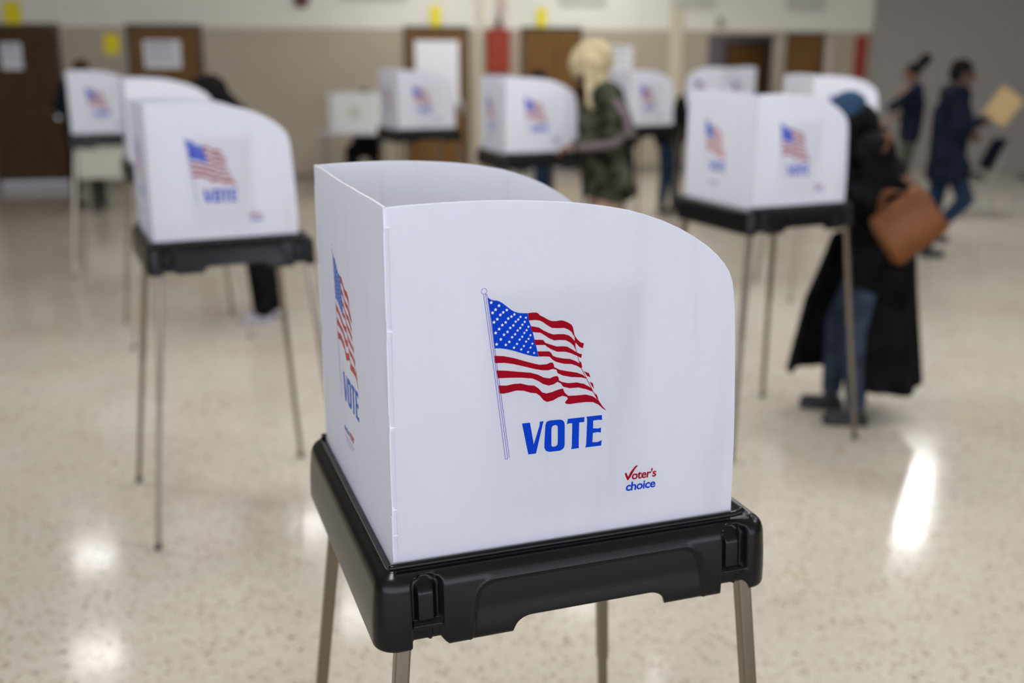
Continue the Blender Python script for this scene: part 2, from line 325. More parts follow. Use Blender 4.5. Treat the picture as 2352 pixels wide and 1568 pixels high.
for s0, s1, z0, z1, lb in ((7.30, 8.02, 2.475, 2.75, 'pale grey-green board high on the cream wall above the blonde voter'), (10.95, 11.62, 2.42, 2.7, 'pale grey-green board high on the cream wall above the narrow door'),
                       (4.1, 5.05, 2.50, 2.75, 'pale grey-green board high on the cream wall left of the poster door'), (9.05, 9.75, 2.45, 2.7, 'pale grey-green board high on the cream wall near the hallway opening')):
    t = wall_thing('wall_board', lb, 'board', (s0+s1)/2, z0); bm = bmesh.new(); box(bm, -(s1-s0)/2, (s1-s0)/2, -0.035, 0, 0, z1-z0, 0.002); obj('panel', bm, M['sage'], t)

# ceiling lamps: a wall-aligned grid, many of them added unseen to brighten the room
def lamp(x, y, w_, l_, ang, label, group='square ceiling lamps', bright=0):
    t = thing('ceiling_lamp', label, 'lamp', (x, y, CEIL), ang, group)
    bm = bmesh.new()
    for a, b, c, d_ in ((-w_-0.03, -w_, -l_-0.03, l_+0.03), (w_, w_+0.03, -l_-0.03, l_+0.03), (-w_, w_, -l_-0.03, -l_), (-w_, w_, l_, l_+0.03)): box(bm, a, b, c, d_, -0.06, 0)
    obj('lamp_frame', bm, M['lamp_frame'], t)
    bm = bmesh.new(); box(bm, -w_, w_, -l_, l_, -0.045, -0.03); obj('diffuser', bm, M[{0: 'lamp', 1: 'lamp_bright', 2: 'lamp_far'}[bright]], t)
LG = [(0, 0), (0, 1), (1, 0), (1, 1), (2, 0), (2, 1), (3, 0), (2, -1), (3, -1)] + [(i, j) for j in (3, 4, 5) for i in (0, 1, 2, 3) if (i + j) % 2 or j == 3] + [(0, 2), (1, 2), (2, 2)]
for i, j in LG:
    x = -4.69 + 2.33*i + 0.80*j; y = 10.85 + 0.80*i - 2.03*j
    lamp(x, y, *((0.21, 0.21) if j < 2 else (0.27, 0.27)), 0.30, 'square white ceiling lamp; some reflect on the floor, the far hidden ones are added' if j < 2 else 'square ceiling lamp added unseen overhead to brighten the room',
         'square ceiling lamps' if j < 2 else 'added square ceiling lamps', bright=1 if j >= 3 else (2 if (i >= 2 and j <= 0) or (i, j) == (2, 1) else 0))
lamp(5.05, 12.5, 0.24, 1.35, -0.42, 'long white ceiling lamp over the right side, seen as the tall floor reflection', group='long ceiling lamp')
# ------------------------------------------------------------------ printed artwork (millimetres on the panel face)
CANTON=[(139.3,379.5),(143.4,376.2),(147.5,374.8),(151.6,374.3),(155.7,372.8),(160.2,370),(165.9,365.3),(172.1,360),(177.3,356.7),(183.6,354.6),(189.8,353.6),(196.5,353.1),(198.2,342.7),(201.4,334.3),(204,325.5),(206.8,314.9),(210,302.2),(212.9,289.7),(205.8,291),(197.3,293.7),(186.7,297.7),(176.2,301.8),(165.7,305.1),(157.3,306.9),(149,307.7),(145.2,340.9)]
RED=[[(196.8,353.2),(203.5,353.5),(208.8,353.2),(211.5,352),(214.5,348.7),(220.5,345.5),(227.9,340.8),(233.3,338.9),(238.7,338.6),(245.1,339.1),(249.4,338.3),(255.9,335.2),(261.4,331.6),(263.6,327.9),(264.8,323),(266.4,315.6),(270.4,310),(276,304.6),(280.8,303.1),(279.4,295.7),(273.9,298.5),(267.6,305.4),(266.2,313.5),(261.5,321.2),(257.2,324.8),(250.6,327.8),(239.8,328.4),(232.3,329.3),(225.9,333.3),(219.4,338.4),(214.1,341.4),(207.7,342.7),(198.2,342.7)],
[(200.8,334.8),(207.8,332.9),(213.1,331.6),(219.5,327.1),(227,322.9),(234.5,319.8),(242.1,319.7),(250.7,318.9),(257.3,316.6),(261.6,313.5),(267.2,307.1),(267.7,298.7),(269.6,292.6),(265.1,301.1),(259.6,306.2),(253,309.9),(244.3,311),(235.7,311.2),(228.1,315),(221.7,319.7),(215.3,324),(208.9,325),(203.1,325.9)],
[(205.7,315),(219.6,313.3),(222.8,308.9),(231.4,305.3),(240.1,302),(248.8,301.6),(255.3,300.5),(261.9,296.5),(269.6,291.2),(274,288.6),(278.2,287.4),(277.2,281.8),(270.8,285.4),(262,290),(253.2,293.2),(240.2,294.5),(231.5,298.9),(225,303.2),(222.4,305.8),(214.3,306.6),(207.9,307)],
[(211.3,297.7),(228.3,296.1),(231.5,293.9),(234.2,289),(240.2,286.3),(251.1,283.5),(259.9,282.2),(268.7,278.2),(275.4,273.7),(274.7,277.4),(277.3,275.6),(279,268.6),(277.3,266.5),(271,270.9),(262.2,274.4),(251.2,275.9),(240.3,279.4),(234.9,282.6),(229.4,288.2),(222.9,289.3),(213.1,290.1)],
[(148.5,297.3),(161.5,295.6),(176.1,291.5),(190.9,286),(203.7,281.4),(214.4,278),(225.2,277.8),(230.6,279.7),(234.2,279.3),(236,275.6),(236.7,272.4),(244.8,267.7),(257.9,264.2),(271.2,260.9),(280.1,256.8),(287.3,250),(277.9,253.2),(262.4,255.3),(249.2,259),(241.5,263.4),(240,268.2),(235,270),(227.4,268.7),(218.8,269.6),(208,272.4),(193.1,277.3),(176.1,282.8),(163.5,285.7),(149.7,286.7)],
[(281.3,262.4),(284.4,260.6),(289.4,258.4),(292.2,251.9),(286.8,254.4)],
[(151.5,276),(165.6,274.3),(182.4,271.1),(201.6,267.8),(212.3,263.8),(221,258.8),(229.7,256.6),(236.1,258.7),(241.2,259),(243.4,256.4),(243.8,252.6),(248.2,249.5),(258.1,246.8),(271.4,246.4),(282.5,243),(292.7,236.5),(296.9,229.6),(284.9,235.2),(273.7,238.6),(260.4,239),(250.5,242.3),(246.7,247.6),(241.7,250.3),(236.2,247.4),(228.6,246.2),(220,249.4),(212.4,254.9),(203.8,259.2),(186.7,262.1),(169.7,263.7),(153.3,264.6)],
[(290.5,245.8),(295.9,242.7),(298.1,234.2),(294.9,238)],
[(154.5,254.1),(165.5,252.7),(176.1,254),(186.7,253.7),(197.4,250),(207,248.5),(213.5,243.6),(218.9,237.2),(225.5,235),(234.2,236.2),(242.9,238.8),(250.1,239.7),(252.8,233.4),(258.4,227.9),(271.7,227),(285,227),(296.3,223.2),(305.5,216),(311.3,207.3),(318.8,198.7),(312.5,202.8),(305.6,209.5),(296.5,214.5),(285.2,215.7),(271.9,215.6),(260.8,215.3),(255,216.6),(253.6,219),(258,223.6),(256.2,226.6),(249.6,228.9),(243,227.1),(235.4,223.6),(226.6,222.3),(221.2,225.3),(215.7,232.3),(210.3,236.7),(201.7,238.5),(190.9,242.7),(180.3,244.1),(169.7,242.3),(161.2,241.4),(155.9,242.6)],
[(299.1,227.2),(302.6,224.6),(306.1,215.3),(303.1,219.1)],
[(266.4,313.5),(267.1,313.4),(268.2,298.7),(272.4,283.5),(277.2,268.2),(285,253.5),(296.6,231.1),(304.1,217.9),(303.2,217.6),(295.7,230.8),(284.1,253.4),(276.4,268.1),(271.7,283.4),(267.5,298.5)]]
STARS=[(144,372.1),(155,367),(166.1,360.1),(177.1,353.1),(185.9,348.9),(193.8,347.2),(150.2,361.8),(161.1,357.3),(172.9,350.4),(182.7,345.5),(192.1,341.4),(145.9,357.8),(157,354),(168.3,348),(179,342.8),(188.8,337.7),(197.6,334),(152.6,348.4),(164.6,342.9),(175.6,337.8),(185.6,333.3),(194.9,329.4),(147.9,344.5),(159.8,339.6),(171.2,334.6),(181.9,330.1),(191.7,325.8),(200.6,321.7),(155.2,334.4),(167.2,329.4),(178.3,325),(188.6,320.7),(197.9,316.8),(150.2,329.4),(162.2,325.8),(173.9,321.3),(184.8,317),(194.3,313.2),(203.6,309.4),(157.6,319.7),(169.9,315.1),(181,311.2),(191.1,307.3),(200.9,304.1),(151.6,313.2),(164.9,311.3),(176.8,306.2),(187.3,302.8),(197.3,298.1),(206.2,295.9)]
VOTE=[[(189,194.6),(200.9,194.5),(206.9,161.2),(215.7,189.4),(215.5,194.2),(221.8,194.3),(220.5,191),(210.4,147),(198.8,147)],
[(258.4,193.3),(284.1,193.2),(284,185.8),(276.1,185.9),(276,151.1),(276.5,146.8),(264.4,146.6),(265.4,151.4),(265.4,185.9),(261.1,186.4),(257.1,185.6)],
[(287.2,193.3),(311.4,193.2),(311.8,185.5),(305.6,186.5),(297.9,186.3),(297.9,174.4),(306.4,173.3),(310.4,174.4),(310.4,166.4),(305.3,167.7),(297.9,167.3),(297.4,153.2),(305.7,152.4),(312.2,154.6),(311.3,146.3),(286.5,146.4),(287.7,151.8),(288.4,189.2)]]
O_OUT=[(224.2,188.3),(225.8,192.5),(230.1,194.1),(245.5,193.8),(250,192.8),(253.1,189.1),(253.8,184.7),(254.2,153.9),(252.7,149.7),(248.3,146.6),(230.5,146.7),(225.6,148.9),(222.9,153.7),(222.9,158)]
O_IN=[(233.5,182.9),(235.7,185.8),(239,186.3),(241.6,185.8),(243.2,183.8),(243.5,157.5),(242.4,155.1),(239.7,153.9),(236,153.9),(233.7,155.5)]
POLES=[[(133.3,384.3),(148.8,269),(164.4,144)],
[(136.1,384.7),(151.7,268.7),(167.8,144.6)],
[(138.9,381.1),(154.2,268.1),(170.4,145.4)],
[(164.4,144),(167.8,144.6)],
[(136.1,384.7),(137.7,383.6),(138.9,381.1)]]
CHECK=[(351,97),(351.4,97.9),(353.4,98.2),(354.1,96.9),(355.4,93.6),(356.5,91.2),(357.6,93.3),(360.3,98.8),(363.9,103.1),(366.6,106.1),(369,107.7),(371.9,107.7),(371.1,106.5),(367.5,102.6),(365.2,98.9),(362.1,93.4),(359.8,89.8),(357.4,86.5),(356.2,85.6),(355.2,86.5),(353.2,90.3),(351.5,94.5)]

def star(cx, cy, r, rot=0.1):
    return [(cx + (r if k % 2 == 0 else r*0.45)*math.sin(rot + k*PI/5), cy + (r if k % 2 == 0 else r*0.45)*math.cos(rot + k*PI/5)) for k in range(10)]
def line_poly(a, b, t):
    dx, dy = b[0]-a[0], b[1]-a[1]; l = math.hypot(dx, dy) or 1; nx, ny = -dy/l*t/2, dx/l*t/2
    return [(a[0]+nx, a[1]+ny), (b[0]+nx, b[1]+ny), (b[0]-nx, b[1]-ny), (a[0]-nx, a[1]-ny)]
def text_polys(s, size, shear=0.0, bold=0.0):
    cu = bpy.data.curves.new('t', 'FONT'); cu.body = s; cu.size = size; cu.offset = bold; cu.shear = shear; cu.resolution_u = 3; cu.space_character = 0.93
    o = bpy.data.objects.new('t', cu); C.objects.link(o); dg = bpy.context.evaluated_depsgraph_get()
    me = bpy.data.meshes.new_from_object(o.evaluated_get(dg)); 
    out = [[(me.vertices[v].co.x, me.vertices[v].co.y) for v in p.vertices] for p in me.polygons]
    bpy.data.objects.remove(o); bpy.data.curves.remove(cu); bpy.data.meshes.remove(me)
    return out
def fit_polys(ps, x0, x1, y0, y1=None):
    """scale in x to x0..x1; y by the same letter size unless y1 (top of the tallest) is given; baseline at y0"""
    xs = [p[0] for q in ps for p in q]; ys = [p[1] for q in ps for p in q]
    sx = (x1-x0)/(max(xs)-min(xs)); sy = sx if y1 is None else (y1-y0)/max(ys)
    return [[(x0+(p[0]-min(xs))*sx, y0+p[1]*sy) for p in q] for q in ps]
def art_mesh(name, layers, place):
    """layers: [(material index, lift mm, [polys])]; place(x,y,lift)->Vector"""
    bm = bmesh.new()
    for mi, lift, ps in layers:
        for q in ps:
            vs = [bm.verts.new(place(x, y, lift)) for x, y in q]
            tris = tessellate_polygon([[Vector((x, y, 0)) for x, y in q]]) if len(q) > 4 else [list(range(len(q)))]
            for tr in tris:
                try: bm.faces.new([vs[k] for k in tr]).material_index = mi
                except ValueError: pass
    me = bpy.data.meshes.new(name); bm.to_mesh(me); bm.free(); return me
circle = [[(134.1+4.1*math.cos(a)+s*math.cos(a), 388.3+4.0*math.sin(a)+s*math.sin(a)) for a, s in ((2*PI*k/20, -0.35), (2*PI*(k+1)/20, -0.35), (2*PI*(k+1)/20, 0.35), (2*PI*k/20, 0.35))] for k in range(20)]
circle = [[(134.1+(3.9+s)*math.cos(a), 388.3+(3.9+s)*math.sin(a)) for a, s in ((2*PI*k/20, -0.32), (2*PI*(k+1)/20, -0.32), (2*PI*(k+1)/20, 0.32), (2*PI*k/20, 0.32))] for k in range(20)]
thin = circle + [line_poly(a, b, 0.75) for pl in POLES for a, b in zip(pl, pl[1:])]
stars_p = [star(x, y, 2.75 - 0.8*(x-140)/70) for x, y in STARS]
flag_layers = [(2, 0.25, thin), (1, 0.3, [CANTON]), (0, 0.3, RED), (3, 0.55, stars_p)]
def ring(o, i_):
    # outline with a hole: bridge quads between matched samples
    def resample(p, n):
        cx = sum(a for a, _ in p)/len(p); cy = sum(b for _, b in p)/len(p); out = []
        for k in range(n):
            t = 2*PI*k/n; dx, dy = math.cos(t), math.sin(t); best = None
            for a, b in zip(p, p[1:]+p[:1]):
                ex, ey = b[0]-a[0], b[1]-a[1]; den = dx*ey-dy*ex
                if abs(den) < 1e-9: continue
                r_ = ((a[0]-cx)*ey-(a[1]-cy)*ex)/den; s = ((a[0]-cx)*dy-(a[1]-cy)*dx)/den
                if r_ > 0 and -1e-6 <= s <= 1+1e-6: best = (cx+dx*r_, cy+dy*r_)
            out.append(best)
        return out
    A_, B_ = resample(o, 72), resample(i_, 72)
    return [[A_[k], A_[(k+1) % 72], B_[(k+1) % 72], B_[k]] for k in range(72)]
vote_layers = [(1, 0.3, VOTE + ring(O_OUT, O_IN))]
logo_layers = [(0, 0.3, [CHECK] + fit_polys(text_polys("oter's", 10, 0.05, 0.22), 362.3, 402.8, 86.3, 100.0)),
               (1, 0.3, fit_polys(text_polys("choice", 10, 0.05, 0.25), 353.2, 402.0, 69.3, 82.6))]
# maker's mark of the back panel: blue then red word with fine lines below
mk_layers = [(1, 0.3, fit_polys(text_polys("election", 10, 0.0, 0.25), 0, 40, 20, 30) ), (0, 0.3, fit_polys(text_polys("voter", 10, 0.0, 0.2), 42, 80, 20, 33)),
             (2, 0.3, [line_poly((0, 11), (80, 11), 1.2), line_poly((12, 4), (66, 4), 1.0)])]
T = 1.16; W, L, HS, TH = 0.537, 0.532, 0.507, 0.004
inks = [M['print_red'], M['print_blue'], M['print_line'], M['print_white']]
inks_w = [M['print_red_w'], M['print_blue_w'], M['print_line'], M['print_white']]
def on_side(x, y, l): return Vector((x/1000, -l/1000, y/1000))
def on_far(x, y, l): return Vector(((L*1000-x)/1000, W + l/1000, y/1000))
def on_back(x, y, l): return Vector((-l/1000, W-(x+15)/1000, y/1000))
def on_back_logo(x, y, l): return Vector((-l/1000, W-(x+198)/1000, (y+72)/1000))
ART = {}
for key, ly, pl, ik in (('flag_s', flag_layers, on_side, inks), ('vote_s', vote_layers, on_side, inks), ('logo_s', logo_layers, on_side, inks),
                        ('flag_f', flag_layers, on_far, inks), ('vote_f', vote_layers, on_far, inks), ('logo_f', logo_layers, on_far, inks),
                        ('flag_b', flag_layers, on_back, inks_w), ('vote_b', vote_layers, on_back, inks_w), ('logo_b', mk_layers, on_back_logo, inks_w)):
    me = art_mesh(key, ly, pl)
    for k in ik: me.materials.append(k)
    ART[key] = me

# ------------------------------------------------------------------ booth meshes (origin: near corner of the screen, table level = 0)
TOPC = [(0.000, 0.506), (0.035, 0.508), (0.07, 0.509), (0.11, 0.5095), (0.147, 0.509), (0.185, 0.5075), (0.22, 0.505), (0.25, 0.5025), (0.28, 0.499), (0.316, 0.493), (0.345, 0.487), (0.369, 0.480), (0.397, 0.470), (0.424, 0.458), (0.448, 0.4445),
        (0.470, 0.430), (0.487, 0.416), (0.500, 0.402), (0.509, 0.389), (0.5145, 0.375), (0.518, 0.358), (0.521, 0.335), (0.5245, 0.29), (0.528, 0.235), (0.531, 0.18), (0.533, 0.13), (0.5345, 0.06), (0.535, 0.001)]
def sstep(a, b, x):
    t = max(0, min(1, (x-a)/(b-a))); return t*t*(3-2*t)
def side_panel_mesh(b0, b1, name):
    bm = bmesh.new()
    out = [(0, 0.0)] + [] 
    pts = [(0.0, 0.0)] + TOPC
    rows = []
    for b in (b0, b1):
        vs = []
        for x, z in pts:
            # a very slight outward bow of the free edge
            bow = 0.0
            vs.append(bm.verts.new((x, b+bow, z)))
        rows.append(vs)
    n = len(pts)
    for k in range(n):
        bm.faces.new((rows[0][k], rows[0][(k+1) % n], rows[1][(k+1) % n], rows[1][k]))
    bm.faces.new(rows[0]); bm.faces.new(rows[1][::-1])
    bmesh.ops.recalc_face_normals(bm, faces=bm.faces)
    es = [e for e in bm.edges if all(v.co.z > 0.01 for v in e.verts) and abs(e.verts[0].co.y-e.verts[1].co.y) < 1e-6]
    bmesh.ops.bevel(bm, geom=es, offset=0.0008, segments=1, affect='EDGES')
    me = bpy.data.meshes.new(name); bm.to_mesh(me); bm.free(); me.materials.append(M['sheet']); return me
def back_panel_mesh():
    bm = bmesh.new(); n = 60; rows = []
    def top(t):  # slightly uneven cut edge
        return HS - 0.0004 + 0.0009*math.sin(t*13)*math.sin(t*5+1) - 0.0009*sstep(0.40, 0.44, t)*(1-sstep(0.55, 0.60, t))
    for x in (0.0, TH):
        rows.append([bm.verts.new((x, 0.0+W*k/n, 0)) for k in range(n+1)]); rows.append([bm.verts.new((x, W*k/n, top(k/n))) for k in range(n+1)])
    for k in range(n):
        bm.faces.new((rows[0][k], rows[0][k+1], rows[1][k+1], rows[1][k])); bm.faces.new((rows[2][k], rows[3][k], rows[3][k+1], rows[2][k+1]))
        bm.faces.new((rows[1][k], rows[1][k+1], rows[3][k+1], rows[3][k])); bm.faces.new((rows[0][k], rows[2][k], rows[2][k+1], rows[0][k+1]))
    for k in (0, n): bm.faces.new((rows[0][k], rows[1][k], rows[3][k], rows[2][k]))
    bmesh.ops.recalc_face_normals(bm, faces=bm.faces)
    me = bpy.data.meshes.new('back_panel'); bm.to_mesh(me); bm.free(); me.materials.append(M['sheet']); return me
A1 = 0.560  # front end of the base rectangle
def tray_mesh():
    prof = [(-0.004, -0.004), (0.000, 0.000), (0.004, 0.002), (0.0095, 0.0045), (0.011, 0.0045), (0.0125, 0.0025), (0.016, 0.000), (0.020, -0.003), (0.0240, -0.007), (0.0268, -0.012), (0.0288, -0.018)]
    z = -0.021
    while z > -0.1065:
        t = (-z-0.018)/0.092; prof.append((0.0292 + 0.0055*math.sin(min(1, t*1.15)*PI/2) - 0.001*t, z)); z -= 0.00235
    prof += [(0.0330, -0.1085), (0.0315, -0.1105), (0.0290, -0.1110), (0.0265, -0.1100), (0.0262, -0.06), (0.0225, -0.014)]
    cols = []
    def corner(cx, cy, a0, a1):
        for k in range(1, 12): a = a0+(a1-a0)*k/12; cols.append((cx, cy, math.cos(a), math.sin(a), None))
    n1 = 232; n2 = 30
    for k in range(n1+1): cols.append((A1*k/n1, 0, 0, -1, ('s', A1*k/n1)))
    corner(A1, 0, -PI/2, 0)
    for k in range(n2+1): cols.append((A1, W*k/n2, 1, 0, ('e', W*k/n2)))
    corner(A1, W, 0, PI/2)
    for k in range(n1+1): cols.append((A1*(1-k/n1), W, 0, 1, ('s', A1*(1-k/n1))))
    corner(0, W, PI/2, PI)
    for k in range(n2+1): cols.append((0, W*(1-k/n2), -1, 0, ('b', 0)))
    corner(0, 0, PI, 1.5*PI)
    def zb(a):
        if a < 0.016: return -0.111
        if a < 0.021: return -0.111+0.009*(a-0.016)/0.005
        if a < 0.061: return -0.102
        if a < 0.070: return -0.102-0.009*(a-0.061)/0.009
        if a < 0.168: return -0.111
        if a < 0.196: return -0.111+0.0215*math.sqrt(max(0, 1-((0.196-a)/0.028)**2))
        if a < 0.384: return -0.0895
        if a < 0.410: return -0.0895-0.0215*(1-math.sqrt(max(0, 1-((a-0.384)/0.026)**2)))
        if a < 0.505: return -0.111
        if a < 0.510: return -0.111+0.010*(a-0.505)/0.005
        if a < 0.552: return -0.101
        if a < 0.557: return -0.101-0.009*(a-0.552)/0.005
        return -0.111
    def dep(a, z):
        d = 0
        # long recessed field with an arched outline
        if 0.1 < a < 0.48 and z < -0.012:
            zt = -0.0235 + 0.006*(a-0.13)/0.31*0
            zt = -0.0235; rr = 0.030; hw = 0.179 + 0.008*max(0, (-z-0.05))/0.06
            qx = max(abs(a-0.289)-(hw-rr), 0); qz = max(z-(zt-rr), 0); dist = min(rr-math.hypot(qx, qz), zt-z)
            inset = 0.0052*sstep(0, 0.0045, dist)*(0.35+0.65*sstep(-0.105, -0.06, z))
            ridge = -0.0012*sstep(-0.005, -0.0005, dist)*(1-sstep(-0.0005, 0.004, dist))
            d += inset + ridge
        # latch pockets
        for c in (0.040, 0.5285):
            h = 0.0235
            if abs(a-c) < h+0.004:
                zt = -0.0035 - 0.010*((a-c)/h)**2
                dist = min(h-abs(a-c), zt-z)
                pk = 0.019*sstep(0, 0.0035, dist)
                if -0.082 < z:
                    bl = min(0.0145-abs(a-c-(0.001)), -0.026-z, 0.0)if False else min(0.0145-abs(a-c), -0.024-z)
                    pk -= 0.0095*sstep(0, 0.0035, 0.0145-abs(a-c))*sstep(0, 0.022, -0.012-z)*(0 if z < -0.0735 else 1)
                if -0.0835 < z < -0.0760: pk = min(pk, 0.007)
                if z < -0.0835: pk = min(pk, 0.0065 if abs(a-c-0.004) < 0.0022 else 0.0105)
                d = max(d, pk)
        return d
    bm = bmesh.new(); rings = []
    nin = 3
    for (cx, cy, nx, ny, kd) in cols:
        r_ = []
        for i, (o, z) in enumerate(prof):
            inner = i >= len(prof)-nin
            if kd and kd[0] == 's':
                a = kd[1]; b = zb(a)
                if z < -0.07: z = -0.07+(z+0.07)*((b+0.07)/(-0.041))
                if 0.001 < z and not inner: z = 0.0006; o = min(o, 0.012)
                if not inner: o -= dep(a, z)
                else: o -= max(0, dep(a, z))*(1.0) + (0.003 if dep(a, z) > 0.004 else 0)
            r_.append(bm.verts.new((cx+nx*o, cy+ny*o, z)))
        rings.append(r_)
    n = len(rings)
    for k in range(n):
        r0, r1 = rings[k], rings[(k+1) % n]
        for i in range(len(prof)-1):
            try: bm.faces.new((r0[i], r1[i], r1[i+1], r0[i+1]))
            except ValueError: pass
    # writing surface and its underside
    poly(bm, [r_[0].co.copy() for r_ in rings]); poly(bm, [r_[-1].co.copy() for r_ in rings][::-1])
    bmesh.ops.remove_doubles(bm, verts=bm.verts, dist=0.00002)
    bmesh.ops.recalc_face_normals(bm, faces=bm.faces)
    me = bpy.data.meshes.new('table_tray'); bm.to_mesh(me); bm.free(); me.materials.append(M['black'])
    for p in me.polygons: p.use_smooth = len(p.vertices) <= 4
    return me
def lip_mesh(b, sgn):
    bm = bmesh.new()
    pts = [(-0.008, b, 0.0070), (-0.006, b, 0.0072)] + [(0.55*k/12, b, 0.0072) for k in range(0, 12)] + [(0.538, b, 0.0075), (0.547, b, 0.0095), (0.553, b+0.001*sgn, 0.0145)]
    sweep(bm, pts, lambda i: circ(0.0030 if i == 0 else 0.0048, 12)); bmesh.ops.recalc_face_normals(bm, faces=bm.faces)
    me = bpy.data.meshes.new('edge_bead'); bm.to_mesh(me); bm.free(); me.materials.append(M['black'])
    for p in me.polygons: p.use_smooth = True
    return me
def leg_mesh(p, q):
    """square tube with rounded corners in two telescoping lengths; p top, q foot"""
    bm = bmesh.new(); p, q = Vector(p), Vector(q); X = Vector((1, 0, 0)); Y = Vector((0, 1, 0))
    def sq(h, r_):
        out = []
        for cx, cy, a0 in ((1, 1, 0), (-1, 1, PI/2), (-1, -1, PI), (1, -1, 1.5*PI)):
            for k in range(4):
                a = a0+PI/2*k/3; out.append((cx*(h-r_)+r_*math.cos(a), cy*(h-r_)+r_*math.sin(a)))
        return out
    m_ = p.lerp(q, 0.50)
    sweep(bm, [p, m_], sq(0.0113, 0.004), fixed=(X, Y)); sweep(bm, [m_ + (p-m_)*0.02, q], sq(0.0095, 0.0035), fixed=(X, Y))
    # centre seam rib on the outer corner
    me = bpy.data.meshes.new('leg'); bmesh.ops.recalc_face_normals(bm, faces=bm.faces); bm.to_mesh(me); bm.free(); me.materials.append(M['leg'])
    for f in me.polygons: f.use_smooth = False
    bm = bmesh.new(); d = (q-p).normalized(); sweep(bm, [q-d*0.022, q], sq(0.0125, 0.005), fixed=(X, Y))
    mf = bpy.data.meshes.new('rubber_foot'); bmesh.ops.recalc_face_normals(bm, faces=bm.faces); bm.to_mesh(mf); bm.free(); mf.materials.append(M['rubber'])
    return me, mf
def hinge_mesh(cy):
    bm = bmesh.new(); s = -1 if cy == 0 else 1
    for z0, z1 in ((0.013, 0.085), (0.095, 0.205), (0.215, 0.338), (0.348, 0.480)):
        y0, y1 = sorted((cy + s*0.0004, cy - s*0.004))
        box(bm, 0.0006, 0.0065, y0, y1, z0, z1, 0.0005)
        y0, y1 = sorted((cy - s*0.0006, cy - s*0.007)); box(bm, -0.0007, 0.003, y0, y1, z0+0.01, z1-0.006, 0.0005)
    nf = len(bm.faces)
    for z in (0.052, 0.090, 0.2095, 0.343, 0.4805):
        y0, y1 = sorted((cy + s*0.0010, cy - s*0.001)); box(bm, 0.0004, 0.0078, y0, y1, z-0.0009, z+0.0009, 0.0003)
    bm.faces.ensure_lookup_table()
    for f in bm.faces[nf:]: f.material_index = 1
    me = bpy.data.meshes.new('hinge_strip'); bmesh.ops.recalc_face_normals(bm, faces=bm.faces); bm.to_mesh(me); bm.free(); me.materials.append(M['sheet']); me.materials.append(M['crease']); return me
MB = dict(side=side_panel_mesh(0, TH, 'side_panel'), far=side_panel_mesh(W-TH, W, 'side_panel'), back=back_panel_mesh(), tray=tray_mesh(), lip=lip_mesh(-0.0062, -1), lipf=lip_mesh(W+0.0062, 1), h0=hinge_mesh(0), h1=hinge_mesh(W))
SPL = 0.093
LEGS = [leg_mesh((a+0.0*sx, b, -0.03), (fa, fb, -T)) for a, b, fa, fb, sx in
        ((0.022, 0.022, -SPL, -SPL, 1), (0.022, W-0.022, -SPL, W+SPL, 1), (0.562, 0.018, L+SPL+0.022, -SPL, -1), (0.545, W-0.022, L+SPL+0.01, W+SPL, -1))]
bm = bmesh.new(); box(bm, 0.137, 0.376, 0.0050, 0.0058, 0.050, 0.388); MB['notice'] = obj('x', bm, M['paper']).data
bm = bmesh.new(); box(bm, 0.16, 0.352, 0.0046, 0.0050, 0.325, 0.362); 
MB['notice_head'] = obj('x', bm, M['paper_print']).data
for o in [o for o in C.objects if o.name.startswith('x')]: bpy.data.objects.remove(o)
def add(name, key, par, label=None):
    me = MB[key] if key in MB else ART[key]
    o = bpy.data.objects.new(name, me); C.objects.link(o); o.parent = par
    if label: o['label'] = label
    return o
def make_booth():
    t = thing('voting_booth', '', 'voting booth', (0, 0, 0), 0, 'standing voting booths')
    body = [('tray', 'table_tray'), ('lip', 'edge_bead'), ('lipf', 'edge_bead')]
    for k, nm in body:
        o = add(nm, k, t); o.location = (0, 0, T)
    for me, mf in LEGS:
        o = bpy.data.objects.new('leg', me); C.objects.link(o); o.parent = t; o.location = (0, 0, T)
        f = bpy.data.objects.new('rubber_foot', mf); C.objects.link(f); f.parent = o
    for k, nm, arts in (('side', 'side_panel', 's'), ('far', 'side_panel', 'f'), ('back', 'back_panel', 'b')):
        o = add(nm, k, t); o.location = (0, 0, T)
        for a, nn in (('flag', 'flag_print'), ('vote', 'vote_lettering'), ('logo', 'maker_logo')): add(nn, a+'_'+arts, o)
        if k == 'side': add('instruction_sheet', 'notice', o); add('sheet_heading', 'notice_head', o); add('hinge_strip', 'h0', o)
        if k == 'far': add('hinge_strip', 'h1', o)
    return t
def copy_tree(o, parent=None):
    c = o.copy(); C.objects.link(c); c.parent = parent
    for ch in list(o.children): copy_tree(ch, c)
    return c
BOOTHS = [
 (-0.164, 1.340, 0.340, 0, 'large white voting booth in the sharp foreground with printed flag and blue lettering'),
 (-1.313, 3.844, 0.424, 0, 'white voting booth standing nearest at the left, a black trouser leg behind its legs'),
 (1.071, 4.754, 0.427, 0, 'white voting booth at the right where the voter in a blue hat leans'),
 (-0.050, 7.306, 0.339, 0, 'white voting booth used by the blonde voter in camouflage'),
 (-1.001, 9.475, 0.419, 0, 'white voting booth in front of the door with the white poster'),
 (-2.370, 6.650, 0.400, 0, 'white voting booth directly behind the left one, used by the dark-haired voter'),
 (-3.620, 8.850, 0.360, 0, 'white voting booth at the far left in front of the brown doors'),
 (1.055, 9.900, 0.550, 0, 'white voting booth seen right behind the blonde voter'),
 (2.650, 11.90, 2.250, 0, 'small far white booth just above the left part of the right booth'),
 (2.200, 8.000, 0.150, 0, 'white booth behind the blue hat, in front of the grey wall'),
]
proto = make_booth()
for i, (x, y, a, dz, lb) in enumerate(BOOTHS):
    b = proto if i == 0 else copy_tree(proto)
    b.location = (x, y, dz); b.rotation_euler = (0, 0, a); b['label'] = lb
